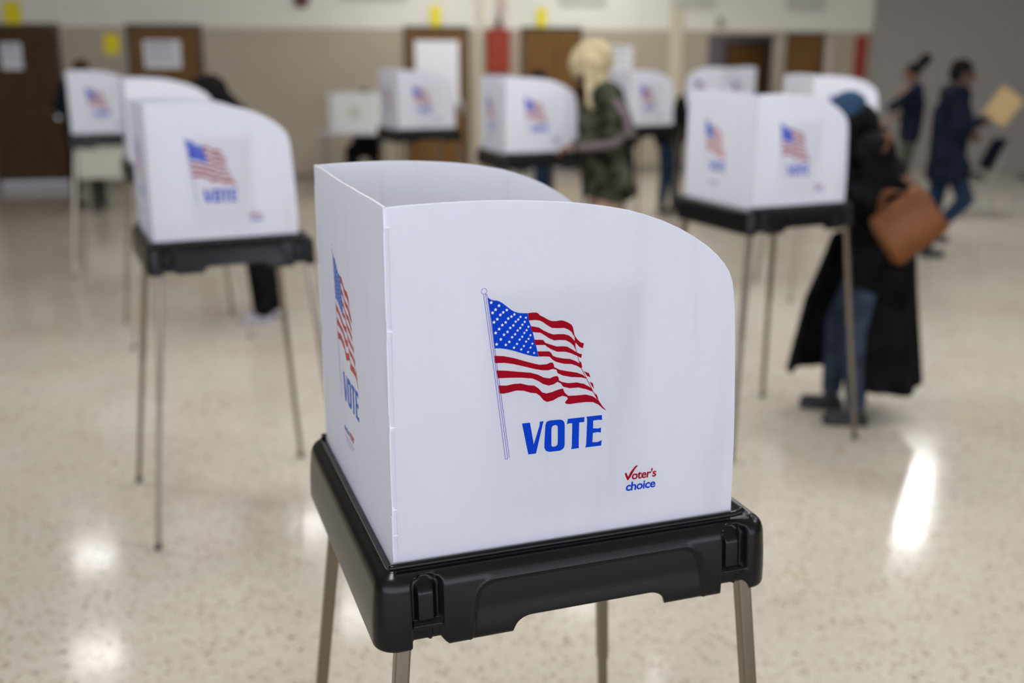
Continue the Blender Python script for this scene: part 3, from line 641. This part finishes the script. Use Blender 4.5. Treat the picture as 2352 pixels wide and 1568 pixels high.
# ------------------------------------------------------------------ people
def solid(name, build, m, parent, voxel, smooth=4):
    """closed blobs merged into one continuous surface"""
    bm = bmesh.new(); build(bm); me = bpy.data.meshes.new(name); bmesh.ops.recalc_face_normals(bm, faces=bm.faces); bm.to_mesh(me); bm.free()
    o = bpy.data.objects.new('tmp', me); C.objects.link(o)
    r = o.modifiers.new('r', 'REMESH'); r.mode = 'VOXEL'; r.voxel_size = voxel; r.use_smooth_shade = True
    s = o.modifiers.new('s', 'SMOOTH'); s.factor = 0.5; s.iterations = smooth
    dg = bpy.context.evaluated_depsgraph_get(); out = bpy.data.meshes.new_from_object(o.evaluated_get(dg))
    bpy.data.objects.remove(o); bpy.data.meshes.remove(me)
    out.name = name; out.materials.clear()
    return link(name, out, m, parent, smooth=True)
def ball(bm, c, r, rot=None):
    r = (r, r, r) if not isinstance(r, tuple) else r
    mx = Matrix.Translation(Vector(c)) @ (rot.to_4x4() if rot else Matrix.Identity(4)) @ Matrix.Diagonal((*r, 1))
    bmesh.ops.create_icosphere(bm, subdivisions=3, radius=1, matrix=mx)
def cap(bm, p, q, r1, r2=None, flat=1.0, fx=None):
    r2 = r1 if r2 is None else r2; p, q = Vector(p), Vector(q)
    ball(bm, p, r1); ball(bm, q, r2)
    if (q-p).length > 1e-4: sweep(bm, [p, q], lambda i: circ((r1, r2)[i], 14))
def chain(bm, pts, rs):
    for (p, q), (a, b) in zip(zip(pts, pts[1:]), zip(rs, rs[1:])): cap(bm, p, q, a, b)

def hand(bm, wrist, d, n, side, curl=0.5, s=1.0):
    """d: direction of the fingers, n: palm normal, side: +1 thumb on n x d"""
    d = Vector(d).normalized(); n = (Vector(n) - d*Vector(n).dot(d)).normalized(); x = d.cross(n)*side; w_ = Vector(wrist)
    R = Matrix((x, d, n)).transposed()
    ball(bm, w_+d*0.047*s, (0.040*s, 0.050*s, 0.016*s), R)
    for k, (off, ln) in enumerate(((-0.030, 0.058), (-0.011, 0.075), (0.010, 0.082), (0.030, 0.074))):
        b = w_ + d*(0.085 - abs(off-0.008)*0.25)*s + x*off*s
        c1, c2 = curl*0.7, curl*1.7
        p1 = b + (d*math.cos(c1)+n*math.sin(c1))*ln*0.5*s; p2 = p1 + (d*math.cos(c2)+n*math.sin(c2))*ln*0.5*s
        cap(bm, b, p1, 0.0092*s, 0.0086*s); cap(bm, p1, p2, 0.0086*s, 0.0074*s)
    t0 = w_ + d*0.025*s + x*0.034*s; t1 = t0 + (d*0.65+x*0.75+n*0.2).normalized()*0.038*s; t2 = t1 + (d*0.9+x*0.25+n*0.4).normalized()*0.030*s
    cap(bm, t0, t1, 0.0125*s, 0.0105*s); cap(bm, t1, t2, 0.0105*s, 0.0085*s)

class Pose:
    """local frame: x forward, y left, z up"""
    def __init__(s, h, hips, lean, head_pitch=0.0, head_yaw=0.0, sit=0.0, width=1.0):
        s.h = h; s.hips = Vector(hips); sp = Vector((math.sin(lean), 0, math.cos(lean))); s.sp = sp
        s.chest = s.hips + sp*0.19*h; s.neck = s.hips + sp*0.315*h; w_ = 0.105*h*width
        s.sh = [s.hips + sp*0.290*h + Vector((0, w_, 0)), s.hips + sp*0.290*h + Vector((0, -w_, 0))]
        s.hj = [s.hips + Vector((0, 0.05*h, -0.01*h)), s.hips + Vector((0, -0.05*h, -0.01*h))]
        nd = Vector((math.sin(lean+0.25+head_pitch*0.5), 0, math.cos(lean+0.25+head_pitch*0.5)))
        s.head = s.neck + nd*0.075*h
        s.HR = Matrix.Rotation(head_yaw, 3, 'Z') @ Matrix.Rotation(head_pitch, 3, 'Y')
def person(name_label, loc, yaw, P, arms, legs, skin, top, trousers, shoe, hair=None, hair_mat=None, sleeve_to_wrist=True, top_hem=0.02, top_fat=1.0, toes=(0, 0), hands=((0.5, (0, 0, -1)), (0.5, (0, 0, -1))), extra=None, leg_fat=1.0):
    """arms: ((elbow, wrist), (elbow, wrist)) left, right; legs: ((knee, ankle), ...)"""
    t = thing('person', name_label, 'person', loc, yaw); h = P.h
    def skinf(bm):
        # trunk, neck, head in one surface with limbs and hands
        cap(bm, P.hj[0], P.hj[1], 0.058*h); cap(bm, P.hips, P.chest, 0.066*h, 0.070*h); cap(bm, P.sh[0], P.sh[1], 0.034*h); cap(bm, P.chest, P.hips+P.sp*0.26*h, 0.070*h, 0.055*h)
        cap(bm, P.neck-P.sp*0.02*h, P.head, 0.031*h, 0.030*h)
        R = P.HR; H = P.head
        ball(bm, H+R@Vector((0, 0, 0.012*h)), (0.052*h, 0.043*h, 0.056*h), R)
        ball(bm, H+R@Vector((0.012*h, 0, -0.028*h)), (0.036*h, 0.033*h, 0.038*h), R)      # jaw
        cap(bm, H+R@Vector((0.049*h, 0, 0.008*h)), H+R@Vector((0.060*h, 0, -0.012*h)), 0.0055*h, 0.0085*h)   # nose
        cap(bm, H+R@Vector((0.046*h, 0.011*h, -0.030*h)), H+R@Vector((0.046*h, -0.011*h, -0.030*h)), 0.005*h)  # lips
        for sg in (1, -1):
            ball(bm, H+R@Vector((-0.002*h, sg*0.043*h, 0.0)), (0.010*h, 0.005*h, 0.017*h), R)
        for k in (0, 1):
            e, w_ = Vector(arms[k][0]), Vector(arms[k][1]); chain(bm, [P.sh[k], e, w_], [0.028*h, 0.021*h, 0.014*h])
            kn, an = Vector(legs[k][0]), Vector(legs[k][1]); chain(bm, [P.hj[k], kn, an], [0.048*h, 0.032*h, 0.020*h])
            hand(bm, w_, w_-e if len(hands[k]) < 3 else hands[k][2], hands[k][1], 1 if k == 0 else -1, hands[k][0])
    body = solid('body', skinf, M[skin], t, 0.0065, 3)
    for sg in (1, -1):
        bm = bmesh.new(); bmesh.ops.create_icosphere(bm, subdivisions=2, radius=0.0075*h, matrix=Matrix.Translation(P.head+P.HR@Vector((0.0455*h, sg*0.019*h, 0.010*h))))
        obj('eye', bm, M['eye'], t, smooth=True)
    def topf(bm):
        f = top_fat
        cap(bm, P.hj[0], P.hj[1], 0.064*h*f); cap(bm, P.hips, P.chest, 0.074*h*f, 0.079*h*f); cap(bm, P.sh[0], P.sh[1], 0.044*h*f); cap(bm, P.chest, P.hips+P.sp*0.265*h, 0.080*h*f, 0.058*h*f)
        cap(bm, P.hips+P.sp*0.29*h, P.neck-P.sp*0.005*h, 0.045*h, 0.036*h)
        if top_hem: 
            for k in (0, 1): cap(bm, P.hj[k], P.hj[k]+(Vector(legs[k][0])-P.hj[k]).normalized()*top_hem, 0.062*h*f, 0.066*h*f)
        for k in (0, 1):
            e, w_ = Vector(arms[k][0]), Vector(arms[k][1]); we = e.lerp(w_, 0.94 if sleeve_to_wrist else 0.1)
            chain(bm, [P.sh[k], e, we], [0.041*h*f, 0.034*h*f, (0.024 if sleeve_to_wrist else 0.033)*h*f])
    solid('jacket' if sleeve_to_wrist else 'top', topf, M[top], t, 0.011)
    def trf(bm):
        cap(bm, P.hj[0], P.hj[1], 0.062*h)
        for k in (0, 1):
            kn, an = Vector(legs[k][0]), Vector(legs[k][1]); chain(bm, [P.hj[k], kn, kn.lerp(an, 0.93)], [0.056*h, 0.041*h*leg_fat, 0.031*h*leg_fat])
    solid('trousers', trf, M[trousers], t, 0.011)
    for k in (0, 1):
        an = Vector(legs[k][1]); ty = toes[k]; d = Vector((math.cos(ty), math.sin(ty), 0)); z = an.z-0.055
        def shf(bm):
            ball(bm, an+Vector((0, 0, -0.02)), 0.042); cap(bm, Vector((an.x, an.y, z))-d*0.03, Vector((an.x, an.y, z+0.004))+d*0.13, 0.036, 0.034)
            box(bm, -0.065, 0.165, -0.036, 0.036, 0, 0.022, 0.008, mx=Matrix.Translation((an.x, an.y, z-0.035)) @ Matrix.Rotation(ty, 4, 'Z'))
        solid('shoe', shf, M[shoe], t, 0.009, 2)
    if hair: solid('hair', hair, M[hair_mat], t, 0.010, 3)
    if extra: extra(t)
    return t
def cap_hair(P, fat=1.0, back=0.0):
    def f(bm):
        R = P.HR; h = P.h; ball(bm, P.head+R@Vector((-0.012*h, 0, 0.024*h)), (0.056*h*fat, 0.050*h*fat, 0.053*h*fat), R)
        ball(bm, P.head+R@Vector((-0.030*h, 0, 0.0)), (0.036*h*fat, 0.044*h*fat, 0.045*h*fat), R)
    return f
def gl(x, y, yaw, pt):  # world ground point -> local
    return Matrix.Rotation(-yaw, 3, 'Z') @ (Vector(pt) - Vector((x, y, 0)))

# 1. voter in a long black coat and blue hat, bending over the right booth (faces left)
h = 1.72; YW = PI-0.12
P1 = Pose(h, (0.0, 0, 0.90), 0.22, head_pitch=0.70, head_yaw=0.0, width=1.05)
def hat_hair(bm):
    R = P1.HR; ball(bm, P1.head+R@Vector((-0.03*h, 0, -0.02*h)), (0.045*h, 0.050*h, 0.055*h), R)
    for sg in (1, -1): cap(bm, P1.head+R@Vector((-0.005*h, sg*0.043*h, 0)), P1.head+Vector((0.0, sg*0.05*h, -0.10*h)), 0.022*h, 0.018*h)
def extra1(t):
    def hatf(bm):
        R = P1.HR; H = P1.head
        ball(bm, H+R@Vector((-0.010*h, 0, 0.034*h)), (0.061*h, 0.056*h, 0.050*h), R)
        for k in range(20):
            a = 2*PI*k/20; ball(bm, H+R@Vector((-0.008*h+0.056*h*math.cos(a), 0.051*h*math.sin(a), 0.026*h)), 0.010*h)
    solid('knit_hat', hatf, M['hat'], t, 0.009, 2)
    def coat(bm):
        # skirt of the open coat as rows of vertical folds round the body, open at the front
        for k in range(60):
            a = 1.25 + (2*PI-0.22-1.25)*k/59; fold = 1+0.06*math.sin(a*9); ca, sa = math.cos(a), math.sin(a)
            fx = 0.38 if (ca > 0 and sa < 0) else (0.20 if ca > 0 else 0.0)
            top_ = P1.hips + Vector((0.135*ca + 0.10*max(0, ca)*(sa < 0), 0.155*sa, 0.04))
            mid = Vector(((fx or 0.175)*ca*fold*(0.93 if fx else 1), 0.185*sa*fold, 0.60)); low = Vector(((fx*1.12 if fx else 0.235)*ca*fold, 0.225*sa*fold, 0.19+0.03*max(0, ca)+0.012*math.sin(a*5)))
            chain(bm, [top_, mid, low], [0.022, 0.018, 0.016])
    solid('coat_skirt', coat, M['black_cloth'], t, 0.012, 2)
    def hood(bm):
        for k in range(24):
            a = 1.15+(2*PI-2.3)*k/23; c = P1.neck+Vector((0.01, 0, -0.01))
            ball(bm, c+Vector((0.085*math.cos(a), 0.10*math.sin(a), 0.012-0.03*math.cos(a))), 0.035)
    solid('scarf', hood, M['black_cloth'], t, 0.011, 2)
person('person leaning into the right booth in a blue knit hat and long black coat', (1.87, 5.30, 0), YW, P1,
       arms=(((0.05, 0.27, 1.13), (0.27, 0.15, 1.225)), ((0.10, -0.25, 1.15), (0.32, -0.10, 1.23))),
       legs=(((0.13, 0.13, 0.50), (0.09, 0.17, 0.09)), ((0.17, -0.06, 0.50), (0.17, -0.09, 0.09))),
       skin='skin_dark', top='black_cloth', trousers='jeans_grey', shoe='shoe', hair=hat_hair, hair_mat='hair_black', top_fat=1.22, hands=((0.7, (0, 0, -1)), (0.8, (0, 0, -1))), extra=extra1, top_hem=0.10)

# tan tote hanging behind her arm
t = thing('tote_bag', 'tan leather tote bag hanging from the shoulder of the voter in the black coat', 'bag', (1.845, 4.93, 1.075), 0.1)
bm = bmesh.new()
R2 = Matrix.Rotation(-0.66, 4, 'Y')
ring0 = []
for i, (z, hw, hd) in enumerate(((-0.130, 0.140, 0.050), (-0.125, 0.147, 0.056), (-0.06, 0.146, 0.062), (0.05, 0.140, 0.050), (0.118, 0.136, 0.030), (0.123, 0.134, 0.026))):
    pr = []
    for k in range(24):
        a = 2*PI*k/24; ex = 0.22; cx = math.copysign(abs(math.cos(a))**ex, math.cos(a))*hw; cy = math.copysign(abs(math.sin(a))**ex, math.sin(a))*hd
        pr.append(bm.verts.new(R2 @ Vector((cx*(1+0.02*math.sin(z*40)), cy+0.006*math.sin(cx*30+z*20), z))))
    ring0.append(pr)
for r0, r1 in zip(ring0, ring0[1:]):
    for k in range(24): bm.faces.new((r0[k], r0[(k+1) % 24], r1[(k+1) % 24], r1[k]))
bm.faces.new(ring0[0][::-1]); bm.faces.new(ring0[-1])
obj('bag_body', bm, M['leather'], t, smooth=True)
for yy in (-0.022, 0.022):
    bm = bmesh.new(); pts = []
    for k in range(17):
        u_ = k/16; a = PI*u_; x = -0.075+0.15*u_; zz = 0.12+0.065*math.sin(a)
        pts.append(R2 @ Vector((x, yy, zz)))
    sweep(bm, pts, [(0.009, 0.0025), (-0.009, 0.0025), (-0.009, -0.0025), (0.009, -0.0025)]); obj('handle', bm, M['leather'], t)
bm = bmesh.new()
S = lambda x, y, z: Vector((x-1.845, y-4.93, z-1.075))
Rz = Matrix.Rotation(-0.1, 3, 'Z')
pts = [S(1.93, 4.96, 1.20), S(1.90, 5.20, 1.27), S(1.84, 5.26, 1.38), S(1.80, 5.18, 1.475), S(1.760, 5.075, 1.462), S(1.735, 5.035, 1.40), S(1.735, 5.09, 1.30)]
sm = []
for k in range(len(pts)-1):
    for j in range(5): sm.append(Rz @ pts[k].lerp(pts[k+1], j/5))
sweep(bm, sm, [(0.026, 0.003), (-0.026, 0.003), (-0.026, -0.003), (0.026, -0.003)]); obj('shoulder_strap', bm, M['strap'], t)

# 2. blonde voter in camouflage, facing left into the middle booth
h = 1.88
P2 = Pose(h, (0, 0, 1.00), 0.12, head_pitch=0.60)
def blonde(bm):
    R = P2.HR; H = P2.head
    ball(bm, H+R@Vector((-0.030*h, 0, 0.030*h)), (0.086*h, 0.082*h, 0.076*h), R)
    random.seed(3)
    for k in range(46):
        a = 1.15+(2*PI-2.3)*k/45; r_ = 0.060*h+random.uniform(0, 0.012)
        p0_ = H+R@Vector((-0.012*h+0.068*h*math.cos(a), 0.062*h*math.sin(a), 0.02*h)); p1_ = H+Vector((-0.02+r_*1.15*math.cos(a), r_*1.25*math.sin(a), -0.115*h+random.uniform(-0.04, 0.03)))
        cap(bm, p0_, p1_, 0.014, 0.010)
def extra2(t):
    for sg in (1, -1):
        def under(bm2):
            R = P2.HR; H = P2.head
            for k in range(5):
                a = sg*(0.86+0.07*k); cap(bm2, H+R@Vector((-0.005*h+0.060*h*math.cos(a), 0.057*h*math.sin(a), 0.02*h)), H+Vector((-0.005+0.055*h*math.cos(a), 0.066*h*math.sin(a), -0.10*h)), 0.013, 0.010)
        solid('dark_under_hair', under, M['hair_brown'], t, 0.009, 2)
    bm = bmesh.new()
    pts = [P2.sh[0]+Vector((0, 0.066, 0.02)), Vector((-0.02, 0.335, 1.43)), Vector((-0.05, 0.345, 1.31)), Vector((0.05, 0.325, 1.25)), Vector((0.27, 0.235, 1.215))]
    def rib(i): return [(0.034, 0.006), (-0.034, 0.006), (-0.034, -0.006), (0.034, -0.006)]
    def sl(bm2):
        chain(bm2, pts, [0.028, 0.030, 0.030, 0.030, 0.026])
    bm.free(); solid('sleeve_band', sl, M['stripe'], t, 0.010, 2)
    def hem(bm2):
        for k in range(40):
            a = 2*PI*k/40; chain(bm2, [P2.hips+Vector((0.13*math.cos(a), 0.155*math.sin(a), 0.04)), Vector((-0.01+0.18*math.cos(a), 0.205*math.sin(a), 0.86+0.02*math.sin(a*3)))], [0.025, 0.02])
    solid('jacket_hem', hem, M['camo'], t, 0.012, 2)
person('person with shoulder-length blonde hair in a camouflage jacket with a mauve sleeve band', (0.68, 7.52, 0), PI+0.15, P2,
       arms=(((-0.04, 0.29, 1.28), (0.27, 0.19, 1.225)), ((0.06, -0.27, 1.28), (0.32, -0.12, 1.235))),
       legs=(((0.05, 0.10, 0.50), (0.00, 0.11, 0.09)), ((0.03, -0.10, 0.50), (-0.02, -0.12, 0.09))),
       skin='skin_mid', top='camo', trousers='peach', shoe='shoe', hair=blonde, hair_mat='hair_blonde', top_fat=1.32, leg_fat=1.35, extra=extra2, hands=((0.6, (0, 0, -1)), (0.7, (0, 0, -1))))

# 3. dark-haired voter bending into the booth behind the left one
h = 1.72
P3 = Pose(h, (0.0, 0, 0.90), 0.36, head_pitch=0.8)
def big_hair(bm):
    R = P3.HR; H = P3.head
    ball(bm, H+R@Vector((-0.030*h, 0, 0.025*h)), (0.095*h, 0.085*h, 0.080*h), R); ball(bm, H+Vector((-0.10, 0, 0.0)), (0.12, 0.12, 0.11)); ball(bm, H+Vector((-0.17, 0, -0.07)), (0.12, 0.12, 0.11))
person('person with a large mass of black hair bent over the booth behind the left one', (-1.75, 7.28, 0), PI+0.1, P3,
       arms=(((0.08, 0.26, 1.08), (0.32, 0.16, 1.20)), ((0.12, -0.24, 1.10), (0.36, -0.10, 1.20))),
       legs=(((0.00, 0.075, 0.50), (-0.01, 0.08, 0.09)), ((-0.03, -0.075, 0.50), (-0.05, -0.085, 0.09))),
       skin='skin_dark', top='slate', trousers='black_cloth', shoe='shoe_pale', leg_fat=1.45, hair=big_hair, hair_mat='hair_black', hands=((0.6, (0, 0, -1)), (0.7, (0, 0, -1))))

# 4. man walking right with a manila envelope
h = 1.80
P4 = Pose(h, (0.0, 0, 0.95), 0.02, head_pitch=0.12)
def ex4(t):
    def skirt(bm):
        for k in range(40):
            a = 2*PI*k/40; chain(bm, [P4.hips+Vector((0.12*math.cos(a), 0.155*math.sin(a), 0.06)), Vector((0.0+0.15*math.cos(a), 0.185*math.sin(a), 0.74))], [0.026, 0.022])
    solid('jacket_hem', skirt, M['navy_cloth'], t, 0.012, 2)
person('person walking right in a dark navy jacket and jeans holding a manila envelope', (3.90, 9.62, 0), -0.15, P4,
       arms=(((0.01, 0.27, 1.22), (0.20, 0.20, 1.12)), ((0.01, -0.28, 1.20), (0.185, -0.20, 1.255))),
       legs=(((-0.04, 0.09, 0.52), (-0.07, 0.09, 0.09)), ((0.18, -0.08, 0.56), (-0.10, -0.12, 0.26))),
       skin='skin_dark', top='navy_cloth', trousers='jeans', shoe='shoe', hair=cap_hair(P4), hair_mat='hair_black', top_fat=1.2, top_hem=0.12, extra=ex4, hands=((0.8, (0, 1, 0)), (0.9, (0, 1, 0))), toes=(0.1, 0.0))
t = thing('manila_envelope', 'manila envelope held up by the walking person in navy', 'envelope', (4.24, 9.38, 1.385), -0.1)
bm = bmesh.new(); R_ = Matrix.Rotation(0.60, 4, 'Y'); box(bm, -0.115, 0.115, -0.004, 0.004, -0.135, 0.135, 0.002, mx=R_); obj('envelope_body', bm, M['manila'], t)
bm = bmesh.new(); f = [R_ @ Vector(p) for p in ((-0.115, -0.0055, 0.135), (0.115, -0.0055, 0.135), (0.08, -0.0055, 0.08), (-0.08, -0.0055, 0.08))]
poly(bm, f); obj('flap', bm, M['manila'], t)

# 5. woman with a hair bun behind him, facing left
h = 1.72
P5 = Pose(h, (0.0, 0, 0.92), -0.03, head_pitch=0.35)
def bun(bm):
    R = P5.HR; H = P5.head
    ball(bm, H+R@Vector((-0.012*h, 0, 0.022*h)), (0.056*h, 0.050*h, 0.052*h), R); cap(bm, H+Vector((-0.05, 0, 0.08)), H+Vector((-0.13, 0, 0.17)), 0.055, 0.07)
def ex5(t):
    def col(bm):
        for k in range(20):
            a = 2*PI*k/20; ball(bm, P5.neck+Vector((0.075*math.cos(a), 0.09*math.sin(a), -0.02)), 0.04)
    solid('grey_collar', col, M['grey_knit'], t, 0.011, 2)
person('person with a high hair bun, grey collar, black top and green patterned trousers', (4.64, 12.6, 0), PI-0.25, P5,
       arms=(((0.24, 0.22, 1.21), (0.13, 0.10, 1.38)), ((0.02, -0.24, 1.15), (0.20, -0.16, 1.06))),
       legs=(((0.06, 0.09, 0.50), (-0.02, 0.09, 0.09)), ((0.02, -0.09, 0.50), (0.06, -0.10, 0.09))),
       skin='skin_mid', top='navy_cloth', trousers='green_pattern', shoe='shoe', hair=bun, hair_mat='hair_black', sleeve_to_wrist=False, extra=ex5)

# 6. voter far left, behind the booth by the brown doors
h = 1.74
P6 = Pose(h, (0.0, 0, 0.92), 0.12, head_pitch=0.5)
person('person with brown hair behind the far left booth, dark jacket and trousers', (-5.22, 13.0, 0), -0.5, P6,
       arms=(((0.02, 0.26, 1.15), (0.20, 0.22, 1.00)), ((0.02, -0.28, 1.15), (0.20, -0.24, 1.02))),
       legs=(((0.03, 0.13, 0.50), (0.0, 0.15, 0.09)), ((0.03, -0.13, 0.50), (0.0, -0.15, 0.09))),
       skin='skin_mid', top='navy_cloth', trousers='black_cloth', shoe='shoe', hair=cap_hair(P6, 1.12), hair_mat='hair_brown')
# 7. voter behind the middle booth in front of the brown door
h = 1.66
P7 = Pose(h, (0.0, 0, 0.87), 0.08, head_pitch=0.35)
person('person with dark hair and blue jeans behind the middle booth, before a brown door', (0.36, 11.6, 0), PI-0.4, P7,
       arms=(((0.02, 0.24, 1.10), (0.22, 0.18, 1.05)), ((0.02, -0.24, 1.10), (0.22, -0.18, 1.05))),
       legs=(((0.03, 0.09, 0.47), (0.0, 0.10, 0.09)), ((0.03, -0.09, 0.47), (0.0, -0.10, 0.09))),
       skin='skin_mid', top='jeans_grey', trousers='jeans', shoe='shoe', hair=cap_hair(P7, 1.1), hair_mat='hair_black')
# 8. voter bent into the small far booth, only the back visible
h = 1.72
P8 = Pose(h, (0.0, 0, 0.92), 0.75, head_pitch=1.0)
person('person in a black jacket bent over the far booth, mostly hidden behind the right booth', (1.82, 12.42, 0), -0.89, P8,
       arms=(((0.42, 0.22, 1.10), (0.55, 0.15, 1.20)), ((0.42, -0.24, 1.10), (0.55, -0.15, 1.20))),
       legs=(((0.03, 0.09, 0.50), (0.0, 0.10, 0.09)), ((0.03, -0.09, 0.50), (0.0, -0.10, 0.09))),
       skin='skin_mid', top='black_cloth', trousers='jeans', shoe='shoe', hair=cap_hair(P8), hair_mat='hair_black', top_fat=1.2)

# ------------------------------------------------------------------ seated voting table by the back wall
t = thing('low_voting_table', 'low light-topped table with thin legs against the beige wall, left of the poster door', 'table', (-2.02, 14.0, 0), 0.12)
bm = bmesh.new(); box(bm, -0.50, 0.50, -0.30, 0.30, 0.785, 0.81, 0.006); obj('tabletop', bm, M['grey_edge'], t)
for x in (-0.42, 0.42):
    for y in (-0.25, 0.25):
        bm = bmesh.new(); tube(bm, [(x*0.95, y*0.9, 0.785), (x, y, 0)], 0.013); obj('leg', bm, M['grey_metal'], t)
t = thing('tabletop_privacy_screen', 'cream curved privacy screen standing on the low table', 'screen', (-2.03, 13.93, 0.811), 0.12)
bm = bmesh.new(); pts = []
for k in range(41):
    u_ = k/40; a = PI*(1-u_); ex = 0.45
    pts.append((0.35*math.copysign(abs(math.cos(a))**ex, math.cos(a)), -0.17*(abs(math.sin(a))**ex)+0.05))
o_ = []
for x, y in pts: o_.append([bm.verts.new((x, y, 0)), bm.verts.new((x, y, 0.50)), bm.verts.new((x*0.985, y+0.006, 0.50)), bm.verts.new((x*0.985, y+0.006, 0))])
for a, b in zip(o_, o_[1:]):
    for k in range(4): bm.faces.new((a[k], a[(k+1) % 4], b[(k+1) % 4], b[k]))
bm.faces.new(o_[0]); bm.faces.new(o_[-1][::-1]); obj('screen_wall', bm, M['cream_plastic'], t)
bm = bmesh.new(); box(bm, -0.07, 0.07, -0.126, -0.121, 0.18, 0.32); obj('printed_mark', bm, M['sage'], t)
h = 1.68
P9 = Pose(h, (0.0, 0, 0.545), 0.12, head_pitch=0.35)
person('seated person in black behind the cream tabletop screen', (-1.98, 14.62, 0), -PI/2+0.05, P9,
       arms=(((0.10, 0.26, 0.86), (0.34, 0.16, 0.865)), ((0.10, -0.26, 0.86), (0.34, -0.16, 0.865))),
       legs=(((0.46, 0.15, 0.54), (0.45, 0.17, 0.09)), ((0.46, -0.15, 0.54), (0.45, -0.17, 0.09))),
       skin='skin_mid', top='black_cloth', trousers='black_cloth', shoe='shoe', leg_fat=1.5, hair=cap_hair(P9, 1.15), hair_mat='hair_black', hands=((0.4, (0, 0, -1)), (0.4, (0, 0, -1))))

# moulded chairs
def chair(loc, yaw, label, group=None, copy=None):
    if copy is not None:
        c = copy_tree(copy); c.location = loc; c.rotation_euler = (0, 0, yaw); c['label'] = label
        if group: c['group'] = group
        return c
    t = thing('stacking_chair', label, 'chair', loc, yaw, group)
    bm = bmesh.new(); g = []
    for i in range(9):
        y = -0.23+0.46*i/8; row = []
        for j in range(9):
            x = -0.21+0.43*j/8; z = 0.44 + 0.03*(j/8)**2*0 + 0.018*((y/0.23)**2) - 0.012*math.sin(PI*j/8) - (0.02 if j == 8 else 0)
            row.append(bm.verts.new((x, y, z)))
        g.append(row)
    for a, b in zip(g, g[1:]):
        for j in range(8): bm.faces.new((a[j], a[j+1], b[j+1], b[j]))
    bmesh.ops.solidify(bm, geom=bm.faces[:], thickness=-0.02); obj('seat', bm, M['navy_plastic'], t, smooth=True)
    bm = bmesh.new(); g = []
    for i in range(9):
        y = -0.225+0.45*i/8; row = []
        for j in range(8):
            v_ = j/7; x = -0.215-0.13*v_-0.02*v_*v_+0.03*(y/0.22)**2; z = 0.52+0.36*v_ - (0.02*(y/0.22)**4 if j == 7 else 0)
            row.append(bm.verts.new((x, y*(1-0.06*v_), z)))
        g.append(row)
    for a, b in zip(g, g[1:]):
        for j in range(7): bm.faces.new((a[j], a[j+1], b[j+1], b[j]))
    bmesh.ops.solidify(bm, geom=bm.faces[:], thickness=0.018); obj('backrest', bm, M['navy_plastic'], t, smooth=True)
    for y in (-0.20, 0.20):
        bm = bmesh.new(); tube(bm, [(-0.30, y, 0.70), (-0.24, y, 0.52), (-0.19, y, 0.43), (-0.25, y, 0.0)], 0.011); obj('leg', bm, M['chrome'], t)
        bm = bmesh.new(); tube(bm, [(-0.19, y, 0.425), (0.17, y, 0.425), (0.21, y, 0.0)], 0.011); obj('leg', bm, M['chrome'], t)
    return t
ch = chair((5.26, 12.35, 0), PI-0.05, 'navy plastic chair directly right of the walking person', 'navy chairs by the grey wall')
chair((6.05, 12.15, 0), PI-0.05, '', 'navy chairs by the grey wall', ch)['label'] = 'navy plastic chair cut by the right edge of the photo'
chair((-2.0, 14.72, 0), -PI/2+0.05, '', None, ch)['label'] = 'chair under the seated person in black behind the low table'
del bpy.data.objects['stacking_chair.002']['group']
# folding table with a beige skirt board behind the far left booth
t = thing('folding_table', 'beige folding table with dark legs behind the far left booth', 'table', (-4.72, 12.55, 0), 0.15)
bm = bmesh.new(); box(bm, -0.32, 0.42, -0.28, 0.28, 0.70, 0.73, 0.006); box(bm, -0.30, 0.40, -0.275, -0.26, 0.40, 0.70, 0.003); obj('tabletop', bm, M['beige_top'], t)
for x in (-0.16, 0.36):
    for y in (-0.22, 0.24):
        bm = bmesh.new(); sweep(bm, [(x, y, 0.70), (x, y, 0)], circ(0.035 if x < 0 else 0.02, 8)); obj('leg', bm, M['rubber'], t)
